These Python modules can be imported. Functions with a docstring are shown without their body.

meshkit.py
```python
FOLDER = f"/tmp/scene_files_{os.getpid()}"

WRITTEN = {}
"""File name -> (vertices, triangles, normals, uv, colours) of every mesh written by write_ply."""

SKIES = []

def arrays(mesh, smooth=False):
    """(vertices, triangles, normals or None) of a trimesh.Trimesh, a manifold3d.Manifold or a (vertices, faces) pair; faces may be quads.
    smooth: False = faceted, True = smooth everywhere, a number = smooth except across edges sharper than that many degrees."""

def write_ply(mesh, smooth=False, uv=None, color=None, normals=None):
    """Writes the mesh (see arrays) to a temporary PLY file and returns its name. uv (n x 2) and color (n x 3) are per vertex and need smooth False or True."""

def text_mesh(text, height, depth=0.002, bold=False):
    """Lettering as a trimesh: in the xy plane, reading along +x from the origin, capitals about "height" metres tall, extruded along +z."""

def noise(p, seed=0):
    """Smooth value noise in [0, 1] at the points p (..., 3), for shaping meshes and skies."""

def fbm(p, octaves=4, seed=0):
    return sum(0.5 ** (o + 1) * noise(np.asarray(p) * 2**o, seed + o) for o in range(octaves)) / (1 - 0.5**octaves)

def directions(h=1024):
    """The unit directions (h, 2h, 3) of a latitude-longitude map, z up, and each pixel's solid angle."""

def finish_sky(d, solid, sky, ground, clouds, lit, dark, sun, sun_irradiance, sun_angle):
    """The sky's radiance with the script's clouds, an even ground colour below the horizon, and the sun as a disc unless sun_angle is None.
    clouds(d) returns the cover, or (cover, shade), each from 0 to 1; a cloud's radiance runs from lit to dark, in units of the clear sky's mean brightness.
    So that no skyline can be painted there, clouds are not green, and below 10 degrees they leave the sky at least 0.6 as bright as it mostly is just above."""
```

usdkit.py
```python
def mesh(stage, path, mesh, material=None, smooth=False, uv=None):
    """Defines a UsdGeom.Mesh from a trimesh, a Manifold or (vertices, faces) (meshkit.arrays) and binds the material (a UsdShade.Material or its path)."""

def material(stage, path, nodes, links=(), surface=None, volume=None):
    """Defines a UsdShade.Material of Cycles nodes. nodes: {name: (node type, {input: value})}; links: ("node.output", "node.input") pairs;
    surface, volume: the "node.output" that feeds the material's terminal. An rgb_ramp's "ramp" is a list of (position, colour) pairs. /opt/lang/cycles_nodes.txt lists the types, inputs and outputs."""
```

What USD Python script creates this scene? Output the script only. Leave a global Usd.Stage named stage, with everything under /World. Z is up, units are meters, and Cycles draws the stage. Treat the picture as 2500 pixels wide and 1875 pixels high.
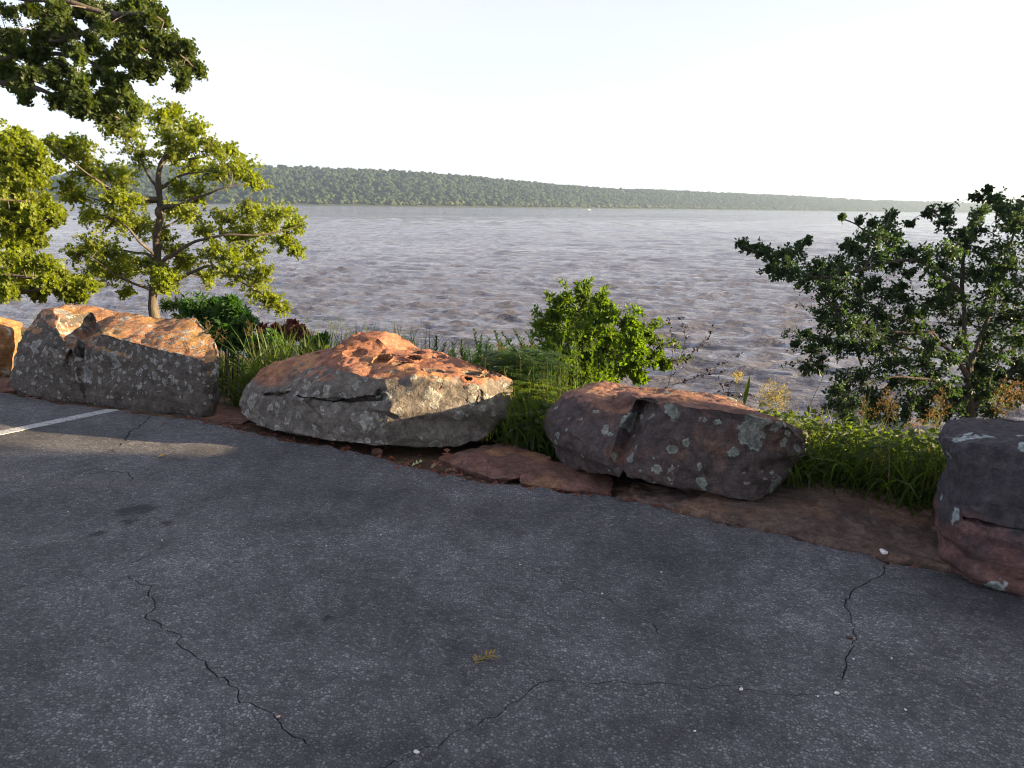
import math, random
import numpy as np, trimesh, manifold3d as m3
import meshkit, usdkit
from scipy.spatial import cKDTree
from shapely.geometry import Polygon, LineString, box as sbox
from shapely.ops import unary_union
from pxr import Usd, UsdGeom, UsdLux, UsdShade, Gf, Sdf, Vt

stage = Usd.Stage.CreateInMemory()
UsdGeom.SetStageUpAxis(stage, 'Z'); UsdGeom.SetStageMetersPerUnit(stage, 1.0)
UsdGeom.Xform.Define(stage, '/World')
rng = np.random.default_rng(7)

# ------------------------------------------------------------------ camera, sky, sun, exposure
FPX = 1924.0                                    # focal length in pixels of a 2500 px wide frame
PITCH, ROLL, EYE = math.atan(437.5 / FPX), 0.0145, np.array([0, 0, 1.6])
EXPOSURE = 2.75
SUN_AZ, SUN_EL = math.radians(96), math.radians(10.5)
SKY_STRENGTH, SUN_INTENSITY = 0.05, 1.25
VEIL = (3.7, 3.35, 3.95)                          # radiance of the thin high cloud, before the sky's strength
_F = np.array([0, math.cos(PITCH), -math.sin(PITCH)]); _R0 = np.array([1., 0, 0]); _U0 = np.array([0, math.sin(PITCH), math.cos(PITCH)])
_R = _R0 * math.cos(ROLL) + _U0 * math.sin(ROLL); _U = _U0 * math.cos(ROLL) - _R0 * math.sin(ROLL)
cam = UsdGeom.Camera.Define(stage, '/World/camera')
cam.CreateHorizontalApertureAttr(36.0); cam.CreateVerticalApertureAttr(27.0)
cam.CreateFocalLengthAttr(36.0 * FPX / 2500); cam.CreateClippingRangeAttr(Gf.Vec2f(0.05, 60000))
cam.CreateExposureAttr(EXPOSURE)
M = np.eye(4); M[0, :3], M[1, :3], M[2, :3], M[3, :3] = _R, _U, -_F, EYE
cam.AddTransformOp().Set(Gf.Matrix4d(*M.ravel().tolist()))

SUN = np.array([math.sin(SUN_AZ) * math.cos(SUN_EL), math.cos(SUN_AZ) * math.cos(SUN_EL), math.sin(SUN_EL)])
sky_mat = usdkit.material(stage, '/World/Looks/sky', {
    'sky': ('sky_texture', {'sky_type': 'single_scattering', 'sun_disc': False, 'sun_elevation': SUN_EL, 'sun_rotation': SUN_AZ,
                            'altitude': 200.0, 'air_density': 1.0, 'aerosol_density': 0.9, 'ozone_density': 2.0}),
    'tc': ('texture_coordinate', {}), 'sx': ('separate_xyz', {}), 'up': ('map_range', {'from_min': -.02, 'from_max': .75, 'to_min': .62, 'to_max': .38, 'clamp': True}),
    'mp': ('mapping', {'scale': (1.2, 1.2, 4.0)}), 'cn': ('noise_texture', {'scale': 1.6, 'detail': 4.0, 'roughness': .5}),
    'cm': ('map_range', {'from_min': .3, 'from_max': .7, 'to_min': .85, 'to_max': 1.15}), 'f': ('math', {'math_type': 'multiply', 'use_clamp': True}),
    'veil': ('mix_color', {'b': VEIL, 'use_clamp': False}),
    'bg': ('background_shader', {'strength': SKY_STRENGTH})},
    [('tc.generated', 'sx.vector'), ('sx.z', 'up.value'), ('tc.generated', 'mp.vector'), ('mp.vector', 'cn.vector'), ('cn.fac', 'cm.value'), ('up.result', 'f.value1'), ('cm.result', 'f.value2'),
     ('f.value', 'veil.fac'), ('sky.color', 'veil.a'), ('veil.result', 'bg.color')], surface='bg.background')   # a thin high veil of cloud over the clear sky
dome = UsdLux.DomeLight.Define(stage, '/World/sky'); dome.CreateIntensityAttr(1.0)
UsdShade.MaterialBindingAPI.Apply(dome.GetPrim()).Bind(sky_mat)
dome.GetPrim().SetCustomDataByKey('kind', 'structure'); dome.GetPrim().SetCustomDataByKey('label', 'bright white hazy evening sky')
sun = UsdLux.DistantLight.Define(stage, '/World/sun')
sun.CreateIntensityAttr(SUN_INTENSITY); sun.CreateAngleAttr(0.53); sun.CreateColorAttr(Gf.Vec3f(1.0, 0.75, 0.46))
sun.GetPrim().CreateAttribute('inputs:normalize', Sdf.ValueTypeNames.Bool).Set(True)
_x = np.cross([0, 0, 1], SUN); _x /= np.linalg.norm(_x); _y = np.cross(SUN, _x)
M = np.eye(4); M[0, :3], M[1, :3], M[2, :3] = _x, _y, SUN
sun.AddTransformOp().Set(Gf.Matrix4d(*M.ravel().tolist()))

# ------------------------------------------------------------------ helpers
def ray(x, y): return _F + (x - 1250) / FPX * _R - (y - 937.5) / FPX * _U
def at(x, y, Y):                                # the point at forward distance Y seen at pixel (x, y)
    v = ray(x, y); return EYE + v * (Y / v[1])
def gz(x, y, z=0.0):
    v = ray(x, y); return EYE + v * ((z - EYE[2]) / v[2])
def zoom(ox, oy, s): return lambda x, y: (x / s + ox, y / s + oy)
K = 2500 / 2212.0
used = {}
def numbered(path):
    n = used.get(path, 0); used[path] = n + 1
    return path if n == 0 else f'{path}_{n:03d}'
def tag(p, label=None, category=None, group=None, kind=None):
    p = p.GetPrim() if hasattr(p, 'GetPrim') else p
    for k, v in (('label', label), ('category', category), ('group', group), ('kind', kind)):
        if v: p.SetCustomDataByKey(k, v)
    return p
def thing(name, label, category, loc=(0, 0, 0), group=None, kind=None):
    x = UsdGeom.Xform.Define(stage, numbered('/World/' + name)); x.AddTranslateOp().Set(Gf.Vec3d(*map(float, loc)))
    tag(x, label, category, group, kind); x.loc = np.array(loc, float); return x
def obj(name, mesh, material, parent=None, smooth=False, primvars=None, loc=None):
    """One Mesh prim under parent (or /World); vertices are given in world coordinates."""
    base = '/World' if parent is None else str(parent.GetPath())
    v, f = (np.asarray(mesh.vertices), np.asarray(mesh.faces)) if hasattr(mesh, 'vertices') else mesh
    off = getattr(parent, 'loc', None)
    if off is None: off = np.zeros(3)
    if loc is not None: off = np.asarray(loc, float)
    m = usdkit.mesh(stage, numbered(base + '/' + name), (np.asarray(v) - off, f), material, smooth=smooth)
    if loc is not None: m.AddTranslateOp().Set(Gf.Vec3d(*map(float, loc)))
    m.loc = off
    if parent is not None and name in ('twigs', 'seeds', 'foliage', 'crown', 'stems'): m.GetPrim().SetCustomDataByKey('kind', 'stuff')
    for k, a in (primvars or {}).items():
        UsdGeom.PrimvarsAPI(m).CreatePrimvar(k, Sdf.ValueTypeNames.FloatArray, 'vertex').Set(Vt.FloatArray.FromNumpy(np.asarray(a, np.float32)))
    return m
def cat(parts):
    parts = [p for p in parts if len(p[0])]
    n = np.cumsum([0] + [len(p[0]) for p in parts])
    return np.vstack([p[0] for p in parts]), np.vstack([np.asarray(p[1]) + k for p, k in zip(parts, n)])
def tube(path, radii, sides=6):
    P = np.asarray(path, float); r = np.broadcast_to(np.asarray(radii, float), len(P))
    T = np.gradient(P, axis=0); T /= np.maximum(np.linalg.norm(T, axis=1, keepdims=True), 1e-9)
    ref = np.array([0, 0, 1.]) if abs(T[:, 2]).mean() < 0.8 else np.array([1., 0, 0])
    A = np.cross(T, ref); A /= np.maximum(np.linalg.norm(A, axis=1, keepdims=True), 1e-9); B = np.cross(T, A)
    a = np.arange(sides) * 2 * np.pi / sides
    V = P[:, None] + r[:, None, None] * (A[:, None] * np.cos(a)[None, :, None] + B[:, None] * np.sin(a)[None, :, None])
    i, j = np.meshgrid(np.arange(len(P) - 1), np.arange(sides), indexing='ij'); k = (j + 1) % sides
    q = np.stack([i * sides + j, i * sides + k, (i + 1) * sides + k, (i + 1) * sides + j], -1).reshape(-1, 4)
    return V.reshape(-1, 3), np.vstack([q[:, [0, 1, 2]], q[:, [0, 2, 3]]])
def resample(P, step):
    P = np.asarray(P, float); s = np.r_[0, np.cumsum(np.linalg.norm(np.diff(P, axis=0), axis=1))]
    n = max(3, int(s[-1] / step) + 1); t = np.linspace(0, s[-1], n)
    return np.stack([np.interp(t, s, P[:, k]) for k in range(P.shape[1])], 1)
def smoothline(P, step, it=3):
    Q = resample(P, step)
    for _ in range(it): Q[1:-1] = (Q[:-2] + 2 * Q[1:-1] + Q[2:]) / 4
    return Q
def mat(name, nodes, links=(), surface=None, volume=None):
    return usdkit.material(stage, '/World/Looks/' + name, nodes, links, surface, volume)

# row of stones: s = distance beyond the asphalt's edge line
ROW_A, ROW_U, ROW_N = np.array([-0.29, 4.5]), np.array([0.8893, -0.4573]), np.array([0.4573, 0.8893])
WATER_Z = -3.5
def terrain(x, y):
    s = (x - ROW_A[0]) * ROW_N[0] + (y - ROW_A[1]) * ROW_N[1]
    a = (x - ROW_A[0]) * ROW_U[0] + (y - ROW_A[1]) * ROW_U[1]
    slope = np.interp(a, [-12, -6, -2], [0.24, 0.27, 0.36])
    z = -0.045 - np.maximum(s - 0.75, 0) * slope
    n = meshkit.fbm(np.stack([x * .7, y * .7, 0 * x], -1), 3, 5) - .5
    z = z + np.where(s > 0.6, np.clip((s - .6) / 2, 0, 1) * .25 * n, 0)
    return np.maximum(z, -6.0)

# ------------------------------------------------------------------ materials
def leaf_mat(name, cols, trans, tw=0.4, rough=0.5):
    """cols: ramp over leaves; trans: colour of light passing through a leaf."""
    return mat(name, {
        'geo': ('geometry', {}), 'ramp': ('rgb_ramp', {'ramp': cols}),
        'nz': ('noise_texture', {'scale': 1.7, 'detail': 2.0}), 'mr': ('map_range', {'from_min': .3, 'from_max': .7, 'to_min': .72, 'to_max': 1.28}),
        'cmb': ('combine_color', {}), 'mul': ('mix_color', {'blend_type': 'multiply', 'fac': 1.0, 'use_clamp': False}),
        'tmul': ('mix_color', {'blend_type': 'multiply', 'fac': 1.0, 'b': trans, 'use_clamp': False}),
        'p': ('principled_bsdf', {'roughness': rough, 'specular_ior_level': 0.25}), 't': ('translucent_bsdf', {}),
        'tn': ('hsv', {'value': 2.2, 'saturation': 1.15}),
        'mix': ('mix_closure', {'fac': tw})},
        [('geo.random_per_island', 'ramp.fac'), ('geo.position', 'nz.vector'), ('nz.fac', 'mr.value'),
         ('mr.result', 'cmb.r'), ('mr.result', 'cmb.g'), ('mr.result', 'cmb.b'),
         ('ramp.color', 'mul.a'), ('cmb.color', 'mul.b'), ('mul.result', 'p.base_color'),
         ('mul.result', 'tn.color'), ('tn.color', 'tmul.a'), ('tmul.result', 't.color'),
         ('p.BSDF', 'mix.closure1'), ('t.BSDF', 'mix.closure2')], surface='mix.closure')
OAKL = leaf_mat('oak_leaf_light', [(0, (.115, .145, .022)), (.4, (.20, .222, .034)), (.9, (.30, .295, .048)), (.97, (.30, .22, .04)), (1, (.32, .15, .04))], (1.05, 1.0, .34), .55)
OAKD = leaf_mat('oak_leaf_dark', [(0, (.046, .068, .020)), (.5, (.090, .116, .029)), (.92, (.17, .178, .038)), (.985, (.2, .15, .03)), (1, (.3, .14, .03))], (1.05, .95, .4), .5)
SHRUB = leaf_mat('dark_shrub_leaf', [(0, (.026, .048, .020)), (.7, (.044, .070, .025)), (1, (.075, .10, .03))], (1.0, 1.0, .45), .4)
BRIGHT = leaf_mat('bright_leaf', [(0, (.065, .108, .016)), (.6, (.125, .172, .024)), (1, (.23, .245, .034))], (1.1, 1.03, .3), .5, .65)
SUMAC = leaf_mat('sumac_leaf', [(0, (.035, .080, .018)), (1, (.065, .125, .026))], (1.0, 1.03, .4), .4)
FERN = leaf_mat('fern_leaf', [(0, (.024, .052, .015)), (.8, (.045, .080, .019)), (1, (.08, .105, .022))], (1.0, 1.0, .4), .4)
REDL = leaf_mat('red_leaf', [(0, (.08, .028, .022)), (.5, (.13, .042, .030)), (1, (.15, .085, .04))], (1.0, .6, .4), .3)
PURPLE = leaf_mat('purple_leaf', [(0, (.016, .014, .018)), (1, (.035, .03, .032))], (1.0, .8, .8), .2)
GRASS = leaf_mat('grass_blade', [(0, (.052, .078, .018)), (.6, (.098, .122, .024)), (.88, (.16, .165, .034)), (1, (.30, .23, .10))], (1.12, 1.02, .3), .5)
SEED = leaf_mat('seed_head', [(0, (.12, .080, .035)), (.6, (.19, .135, .06)), (1, (.25, .21, .10))], (1.0, .85, .5), .35)
YELLOWSEED = leaf_mat('pale_seed_head', [(0, (.26, .22, .09)), (1, (.36, .31, .15))], (1.0, .95, .6), .35)
DRY = leaf_mat('dry_leaf', [(0, (.16, .06, .035)), (.6, (.22, .09, .05)), (1, (.30, .17, .09))], (1.0, .7, .4), .2)
STRAW = leaf_mat('straw', [(0, (.25, .18, .09)), (1, (.40, .32, .18))], (1.0, .9, .6), .1)
PALELEAF = leaf_mat('pale_leaf', [(0, (.30, .32, .14)), (1, (.36, .36, .18))], (1.0, .95, .5), .2)
GOLD = leaf_mat('golden_leaf', [(0, (.35, .22, .03)), (1, (.42, .28, .04))], (1.0, .9, .4), .2)
def bark_mat(name, c1, c2, sc=14):
    return mat(name, {'geo': ('geometry', {}), 'mp': ('mapping', {'scale': (1, 1, .25)}), 'n': ('noise_texture', {'scale': sc, 'detail': 5.0, 'roughness': .65}),
        'r': ('rgb_ramp', {'ramp': [(.3, c1), (.7, c2)]}), 'b': ('bump', {'strength': .8, 'distance': .02}), 'p': ('principled_bsdf', {'roughness': .9, 'specular_ior_level': .2})},
        [('geo.position', 'mp.vector'), ('mp.vector', 'n.vector'), ('n.fac', 'r.fac'), ('n.fac', 'b.height'), ('r.color', 'p.base_color'), ('b.normal', 'p.normal')], surface='p.BSDF')
BARK = bark_mat('oak_bark', (.035, .029, .023), (.11, .093, .072))
BARKD = bark_mat('dark_bark', (.03, .025, .02), (.09, .075, .06), 25)
STEM = bark_mat('green_stem', (.030, .045, .014), (.065, .078, .024), 30)

def rock_mat(name, red=((.20, .085, .045), (.33, .16, .085)), crust_shade=((.045, .04, .036), (.11, .095, .08)), lich=((.20, .21, .18), (.34, .34, .28)),
             lscale=18.0, ldist=.35, lichen_gain=1.0, strata=(3, 3, 22), ochre=(.36, .20, .07), lscale2=5.0, rough=.88):
    """Sandstone: red strata under a dark weathered skin mixed with painted face shade (mesh attribute crust) with round lichen patches (attribute lichen)."""
    N = {'geo': ('geometry', {}), 'ca': ('attribute', {'attribute': 'crust_shade'}), 'la': ('attribute', {'attribute': 'lichen'}),
         'st': ('mapping', {'scale': strata, 'rotation': (.12, -.08, .4)}), 'sn': ('noise_texture', {'scale': 1.0, 'detail': 6.0, 'roughness': .62, 'distortion': .5}),
         'rr': ('rgb_ramp', {'ramp': [(.25, tuple(np.array(red[0]) * .75)), (.45, red[0]), (.68, red[1])]}),
         'on': ('noise_texture', {'scale': 3.2, 'detail': 4.0}), 'om': ('map_range', {'from_min': .52, 'from_max': .68, 'to_min': 0, 'to_max': .6, 'clamp': True}),
         'omix': ('mix_color', {'b': ochre}),
         'cn': ('noise_texture', {'scale': 5.5, 'detail': 8.0, 'roughness': .68}), 'csum': ('math', {'math_type': 'add'}),
         'cm': ('map_range', {'from_min': .86, 'from_max': 1.14, 'to_min': 0, 'to_max': 1, 'clamp': True}),
         'cr': ('rgb_ramp', {'ramp': [(.3, crust_shade[0]), (.7, crust_shade[1])]}), 'cn2': ('noise_texture', {'scale': 16.0, 'detail': 6.0, 'roughness': .7}),
         'cmix': ('mix_color', {}),
         # lichen, small discs
         'wn': ('noise_texture', {'scale': 26.0, 'detail': 3.0}), 'ws': ('vector_math', {'math_type': 'scale', 'scale': .055}), 'wa': ('vector_math', {'math_type': 'add'}),
         'v1': ('voronoi_texture', {'scale': lscale, 'feature': 'f1'}), 'v1s': ('separate_color', {}),
         'v1r': ('map_range', {'from_min': 0, 'from_max': 1, 'to_min': -.30, 'to_max': .48}), 'v1l': ('math', {'math_type': 'multiply_add', 'value2': .30, 'value3': -.15}),
         'v1t': ('math', {'math_type': 'add'}), 'v1d': ('math', {'math_type': 'subtract'}), 'v1m': ('map_range', {'from_min': 0, 'from_max': .05, 'to_min': 0, 'to_max': 1, 'clamp': True}),
         # lichen, larger patches
         'v2': ('voronoi_texture', {'scale': lscale2, 'feature': 'f1'}), 'v2s': ('separate_color', {}),
         'v2r': ('map_range', {'from_min': 0, 'from_max': 1, 'to_min': -.42, 'to_max': .42}), 'v2l': ('math', {'math_type': 'multiply_add', 'value2': .30, 'value3': -.15}),
         'v2t': ('math', {'math_type': 'add'}), 'v2d': ('math', {'math_type': 'subtract'}), 'v2m': ('map_range', {'from_min': 0, 'from_max': .03, 'to_min': 0, 'to_max': .9, 'clamp': True}),
         'w2s': ('vector_math', {'math_type': 'scale', 'scale': .24}), 'w2a': ('vector_math', {'math_type': 'add'}), 'w2n': ('noise_texture', {'scale': 8.0, 'detail': 6.0, 'roughness': .66}),
         'lmax': ('math', {'math_type': 'maximum'}), 'lc': ('rgb_ramp', {'ramp': [(.3, lich[0]), (.7, lich[1])]}), 'ln': ('noise_texture', {'scale': 34.0, 'detail': 4.0}),
         'lg': ('math', {'math_type': 'greater_than', 'value2': .03}), 'lmul': ('math', {'math_type': 'multiply'}), 'lgain': ('math', {'math_type': 'multiply', 'value2': lichen_gain}),
         'lmix': ('mix_color', {}), 'ldm': ('math', {'math_type': 'maximum'}), 'lrim': ('map_range', {'from_min': .02, 'from_max': .16, 'to_min': 1.25, 'to_max': .68, 'clamp': True}), 'lrc': ('combine_color', {}), 'lrm': ('mix_color', {'blend_type': 'multiply', 'fac': 1.0, 'use_clamp': False}), 'gn': ('noise_texture', {'scale': 70.0, 'detail': 5.0, 'roughness': .75}), 'gm': ('map_range', {'from_min': .3, 'from_max': .7, 'to_min': .62, 'to_max': 1.38}), 'gc': ('combine_color', {}), 'gmul': ('mix_color', {'blend_type': 'multiply', 'fac': 1.0, 'use_clamp': False}), 'g2': ('noise_texture', {'scale': 15.0, 'detail': 7.0, 'roughness': .72, 'distortion': .6}), 'g2m': ('map_range', {'from_min': .3, 'from_max': .7, 'to_min': .5, 'to_max': 1.5}), 'gg': ('math', {'math_type': 'multiply'}),
         'bn': ('noise_texture', {'scale': 45.0, 'detail': 6.0, 'roughness': .7}), 'bs': ('math', {'math_type': 'multiply_add', 'value2': .7}),
         'bs2': ('math', {'math_type': 'multiply_add', 'value2': .12}),
         'b': ('bump', {'strength': .9, 'distance': .022}),
         'p': ('principled_bsdf', {'roughness': rough, 'specular_ior_level': .25})}
    L = [('geo.position', 'st.vector'), ('st.vector', 'sn.vector'), ('sn.fac', 'rr.fac'), ('geo.position', 'on.vector'), ('on.fac', 'om.value'), ('om.result', 'omix.fac'), ('rr.color', 'omix.a'),
         ('geo.position', 'cn.vector'), ('cn.fac', 'csum.value1'), ('ca.fac', 'csum.value2'), ('csum.value', 'cm.value'), ('geo.position', 'cn2.vector'), ('cn2.fac', 'cr.fac'),
         ('cm.result', 'cmix.fac'), ('omix.result', 'cmix.a'), ('cr.color', 'cmix.b'),
         ('geo.position', 'wn.vector'), ('wn.color', 'ws.vector1'), ('geo.position', 'wa.vector1'), ('ws.vector', 'wa.vector2'), ('wa.vector', 'v1.vector'),
         ('v1.color', 'v1s.color'), ('v1s.r', 'v1r.value'), ('la.fac', 'v1l.value1'), ('v1r.result', 'v1t.value1'), ('v1l.value', 'v1t.value2'), ('v1t.value', 'v1d.value1'), ('v1.distance', 'v1d.value2'), ('v1d.value', 'v1m.value'),
         ('geo.position', 'w2n.vector'), ('w2n.color', 'w2s.vector1'), ('geo.position', 'w2a.vector1'), ('w2s.vector', 'w2a.vector2'), ('w2a.vector', 'v2.vector'),
         ('v2.color', 'v2s.color'), ('v2s.g', 'v2r.value'), ('la.fac', 'v2l.value1'), ('v2r.result', 'v2t.value1'), ('v2l.value', 'v2t.value2'), ('v2t.value', 'v2d.value1'), ('v2.distance', 'v2d.value2'), ('v2d.value', 'v2m.value'),
         ('v1m.result', 'lmax.value1'), ('v2m.result', 'lmax.value2'), ('la.fac', 'lg.value1'), ('lmax.value', 'lmul.value1'), ('lg.value', 'lmul.value2'), ('lmul.value', 'lgain.value1'),
         ('geo.position', 'ln.vector'), ('ln.fac', 'lc.fac'), ('lgain.value', 'lmix.fac'), ('cmix.result', 'lmix.a'), ('v1d.value', 'ldm.value1'), ('v2d.value', 'ldm.value2'), ('ldm.value', 'lrim.value'), ('lrim.result', 'lrc.r'), ('lrim.result', 'lrc.g'), ('lrim.result', 'lrc.b'), ('lc.color', 'lrm.a'), ('lrc.color', 'lrm.b'), ('lrm.result', 'lmix.b'), ('geo.position', 'gn.vector'), ('gn.fac', 'gm.value'), ('geo.position', 'g2.vector'), ('g2.fac', 'g2m.value'), ('gm.result', 'gg.value1'), ('g2m.result', 'gg.value2'), ('gg.value', 'gc.r'), ('gg.value', 'gc.g'), ('gg.value', 'gc.b'), ('lmix.result', 'gmul.a'), ('gc.color', 'gmul.b'), ('gmul.result', 'p.base_color'),
         ('geo.position', 'bn.vector'), ('bn.fac', 'bs.value1'), ('sn.fac', 'bs.value3'), ('lgain.value', 'bs2.value1'), ('bs.value', 'bs2.value3'), ('bs2.value', 'b.height'), ('b.normal', 'p.normal')]
    return mat(name, N, L, surface='p.BSDF')

# ------------------------------------------------------------------ ground, asphalt, water, hills
SOIL = mat('soil', {'geo': ('geometry', {}), 'n': ('noise_texture', {'scale': 6.0, 'detail': 8.0, 'roughness': .7}),
    'r': ('rgb_ramp', {'ramp': [(.3, (.045, .03, .02)), (.55, (.10, .065, .04)), (.75, (.15, .11, .07))]}), 'b': ('bump', {'strength': 1.0, 'distance': .05}),
    'p': ('principled_bsdf', {'roughness': .95, 'specular_ior_level': .1})},
    [('geo.position', 'n.vector'), ('n.fac', 'r.fac'), ('r.color', 'p.base_color'), ('n.fac', 'b.height'), ('b.normal', 'p.normal')], surface='p.BSDF')
def axis(lo, hi, step, far, n):
    g = np.geomspace(step, far, n)
    return np.r_[lo - g[::-1], np.arange(lo, hi, step), hi + g]
gx, gy = axis(-16, 16, .2, 5000, 26), axis(0, 26, .2, 5000, 26)
GX, GY = np.meshgrid(gx, gy, indexing='ij')
GZ = terrain(GX, GY)
i, j = np.meshgrid(np.arange(len(gx) - 1), np.arange(len(gy) - 1), indexing='ij'); w = len(gy)
q = np.stack([i * w + j, (i + 1) * w + j, (i + 1) * w + j + 1, i * w + j + 1], -1).reshape(-1, 4)
tag(obj('ground', (np.stack([GX, GY, GZ], -1).reshape(-1, 3), np.vstack([q[:, [0, 1, 2]], q[:, [0, 2, 3]]])), SOIL, smooth=True), 'bare brown soil of the bank', kind='structure')

edge_px = [(0, 846), (120, 869), (250, 886), (430, 908), (520, 926), (600, 948), (700, 966), (800, 986), (870, 1006), (960, 1024), (1060, 1041), (1120, 1051), (1230, 1064), (1300, 1072),
           (1400, 1091), (1480, 1112), (1600, 1141), (1700, 1158), (1800, 1181), (1920, 1212), (2000, 1226), (2080, 1242), (2212, 1268)]
edge = np.array([gz(x * K, y * K)[:2] for x, y in edge_px])
edge = np.vstack([edge[0] - ROW_U * 30, edge[0] - ROW_U * 8, edge, edge[-1] + ROW_U * 6, edge[-1] + ROW_U * 30])
edge = resample(edge, .03); e_n = meshkit.noise(np.c_[edge * 9, 0 * edge[:, :1]], 3) - .5 + .6 * (meshkit.noise(np.c_[edge * 28, 0 * edge[:, :1]], 4) - .5)
edge = edge + ROW_N * e_n[:, None] * .08
lot = Polygon(np.vstack([edge, [[60, -25], [45, -60], [-60, -60], [-60, 20]]])).buffer(0)
z1, z2 = zoom(0, 980, 1.7696), zoom(1250, 1300, 1.7696)
crack_px = [
    ([z1(*p) for p in [(520, 752), (600, 780), (640, 800), (665, 870), (640, 930), (700, 985), (770, 1010), (800, 1060), (880, 1110), (910, 1140), (960, 1190), (1010, 1260), (1090, 1310), (1190, 1360), (1230, 1420), (1280, 1460), (1300, 1490), (1350, 1520)]], .010),
    ([z1(*p) for p in [(1560, 1600), (1640, 1570), (1700, 1540), (1800, 1520), (1880, 1490), (1960, 1440), (2060, 1385), (2140, 1345), (2212, 1300)]] + [z2(*p) for p in [(60, 690), (120, 660), (200, 635), (300, 650), (450, 650), (620, 655), (800, 660), (980, 665), (1100, 690), (1200, 710), (1330, 705)]], .007),
    ([z2(*p) for p in [(60, 130), (140, 160), (220, 215), (300, 255), (380, 270), (440, 300), (500, 340), (560, 370), (600, 395), (640, 440), (700, 480)]], .008),
    ([z2(*p) for p in [(1645, 140), (1580, 190), (1510, 230), (1470, 270), (1455, 320), (1465, 370), (1475, 420), (1460, 455), (1480, 520), (1450, 580), (1420, 660)]], .010),
    ([z1(*p) for p in [(660, 60), (600, 110), (560, 140), (530, 170), (500, 200), (480, 225)]], .022),
    ([z1(*p) for p in [(330, 310), (390, 288), (450, 290), (540, 310), (575, 355)]], .010),
    ([z1(*p) for p in [(0, 825), (100, 800), (170, 788), (260, 770)]], .008),
    ([z1(*p) for p in [(500, 715), (560, 690), (620, 665), (700, 640)]], .007)]
cuts = []
for k, (pts, wd) in enumerate(crack_px):
    P = resample(np.array([gz(*p)[:2] for p in pts]), .02)
    q3 = np.c_[P * 16, np.full(len(P), k * 7.)]
    P = P + (np.stack([meshkit.fbm(q3, 3, 11), meshkit.fbm(q3, 3, 12)], 1) - .5) * .07
    T = np.gradient(P, axis=0); Nn = np.c_[-T[:, 1], T[:, 0]] / np.maximum(np.linalg.norm(T, axis=1, keepdims=True), 1e-9)
    ww = wd * .24 * np.clip(.25 + 1.7 * (meshkit.fbm(np.c_[P * 22, 0 * P[:, :1]], 3, 21)), .2, 2)
    ww[:3] *= [.05, .3, .7]; ww[-3:] *= [.7, .3, .05]
    cuts.append(Polygon(np.vstack([P + Nn * ww[:, None], (P - Nn * ww[:, None])[::-1]])).buffer(0))
slab = lot.difference(unary_union(cuts))
parts = [trimesh.creation.extrude_polygon(g, .03, engine='earcut') for g in getattr(slab, 'geoms', [slab])]
sl = trimesh.util.concatenate(parts); sl.apply_translation([0, 0, -.03])
STAINS = [(gz(*z1(zx, zy)), rad) for zx, zy, rad in ((590, 470, .10), (555, 517, .045), (715, 527, .04), (425, 572, .045), (1420, 935, .03))]   # old oil spots
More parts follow.
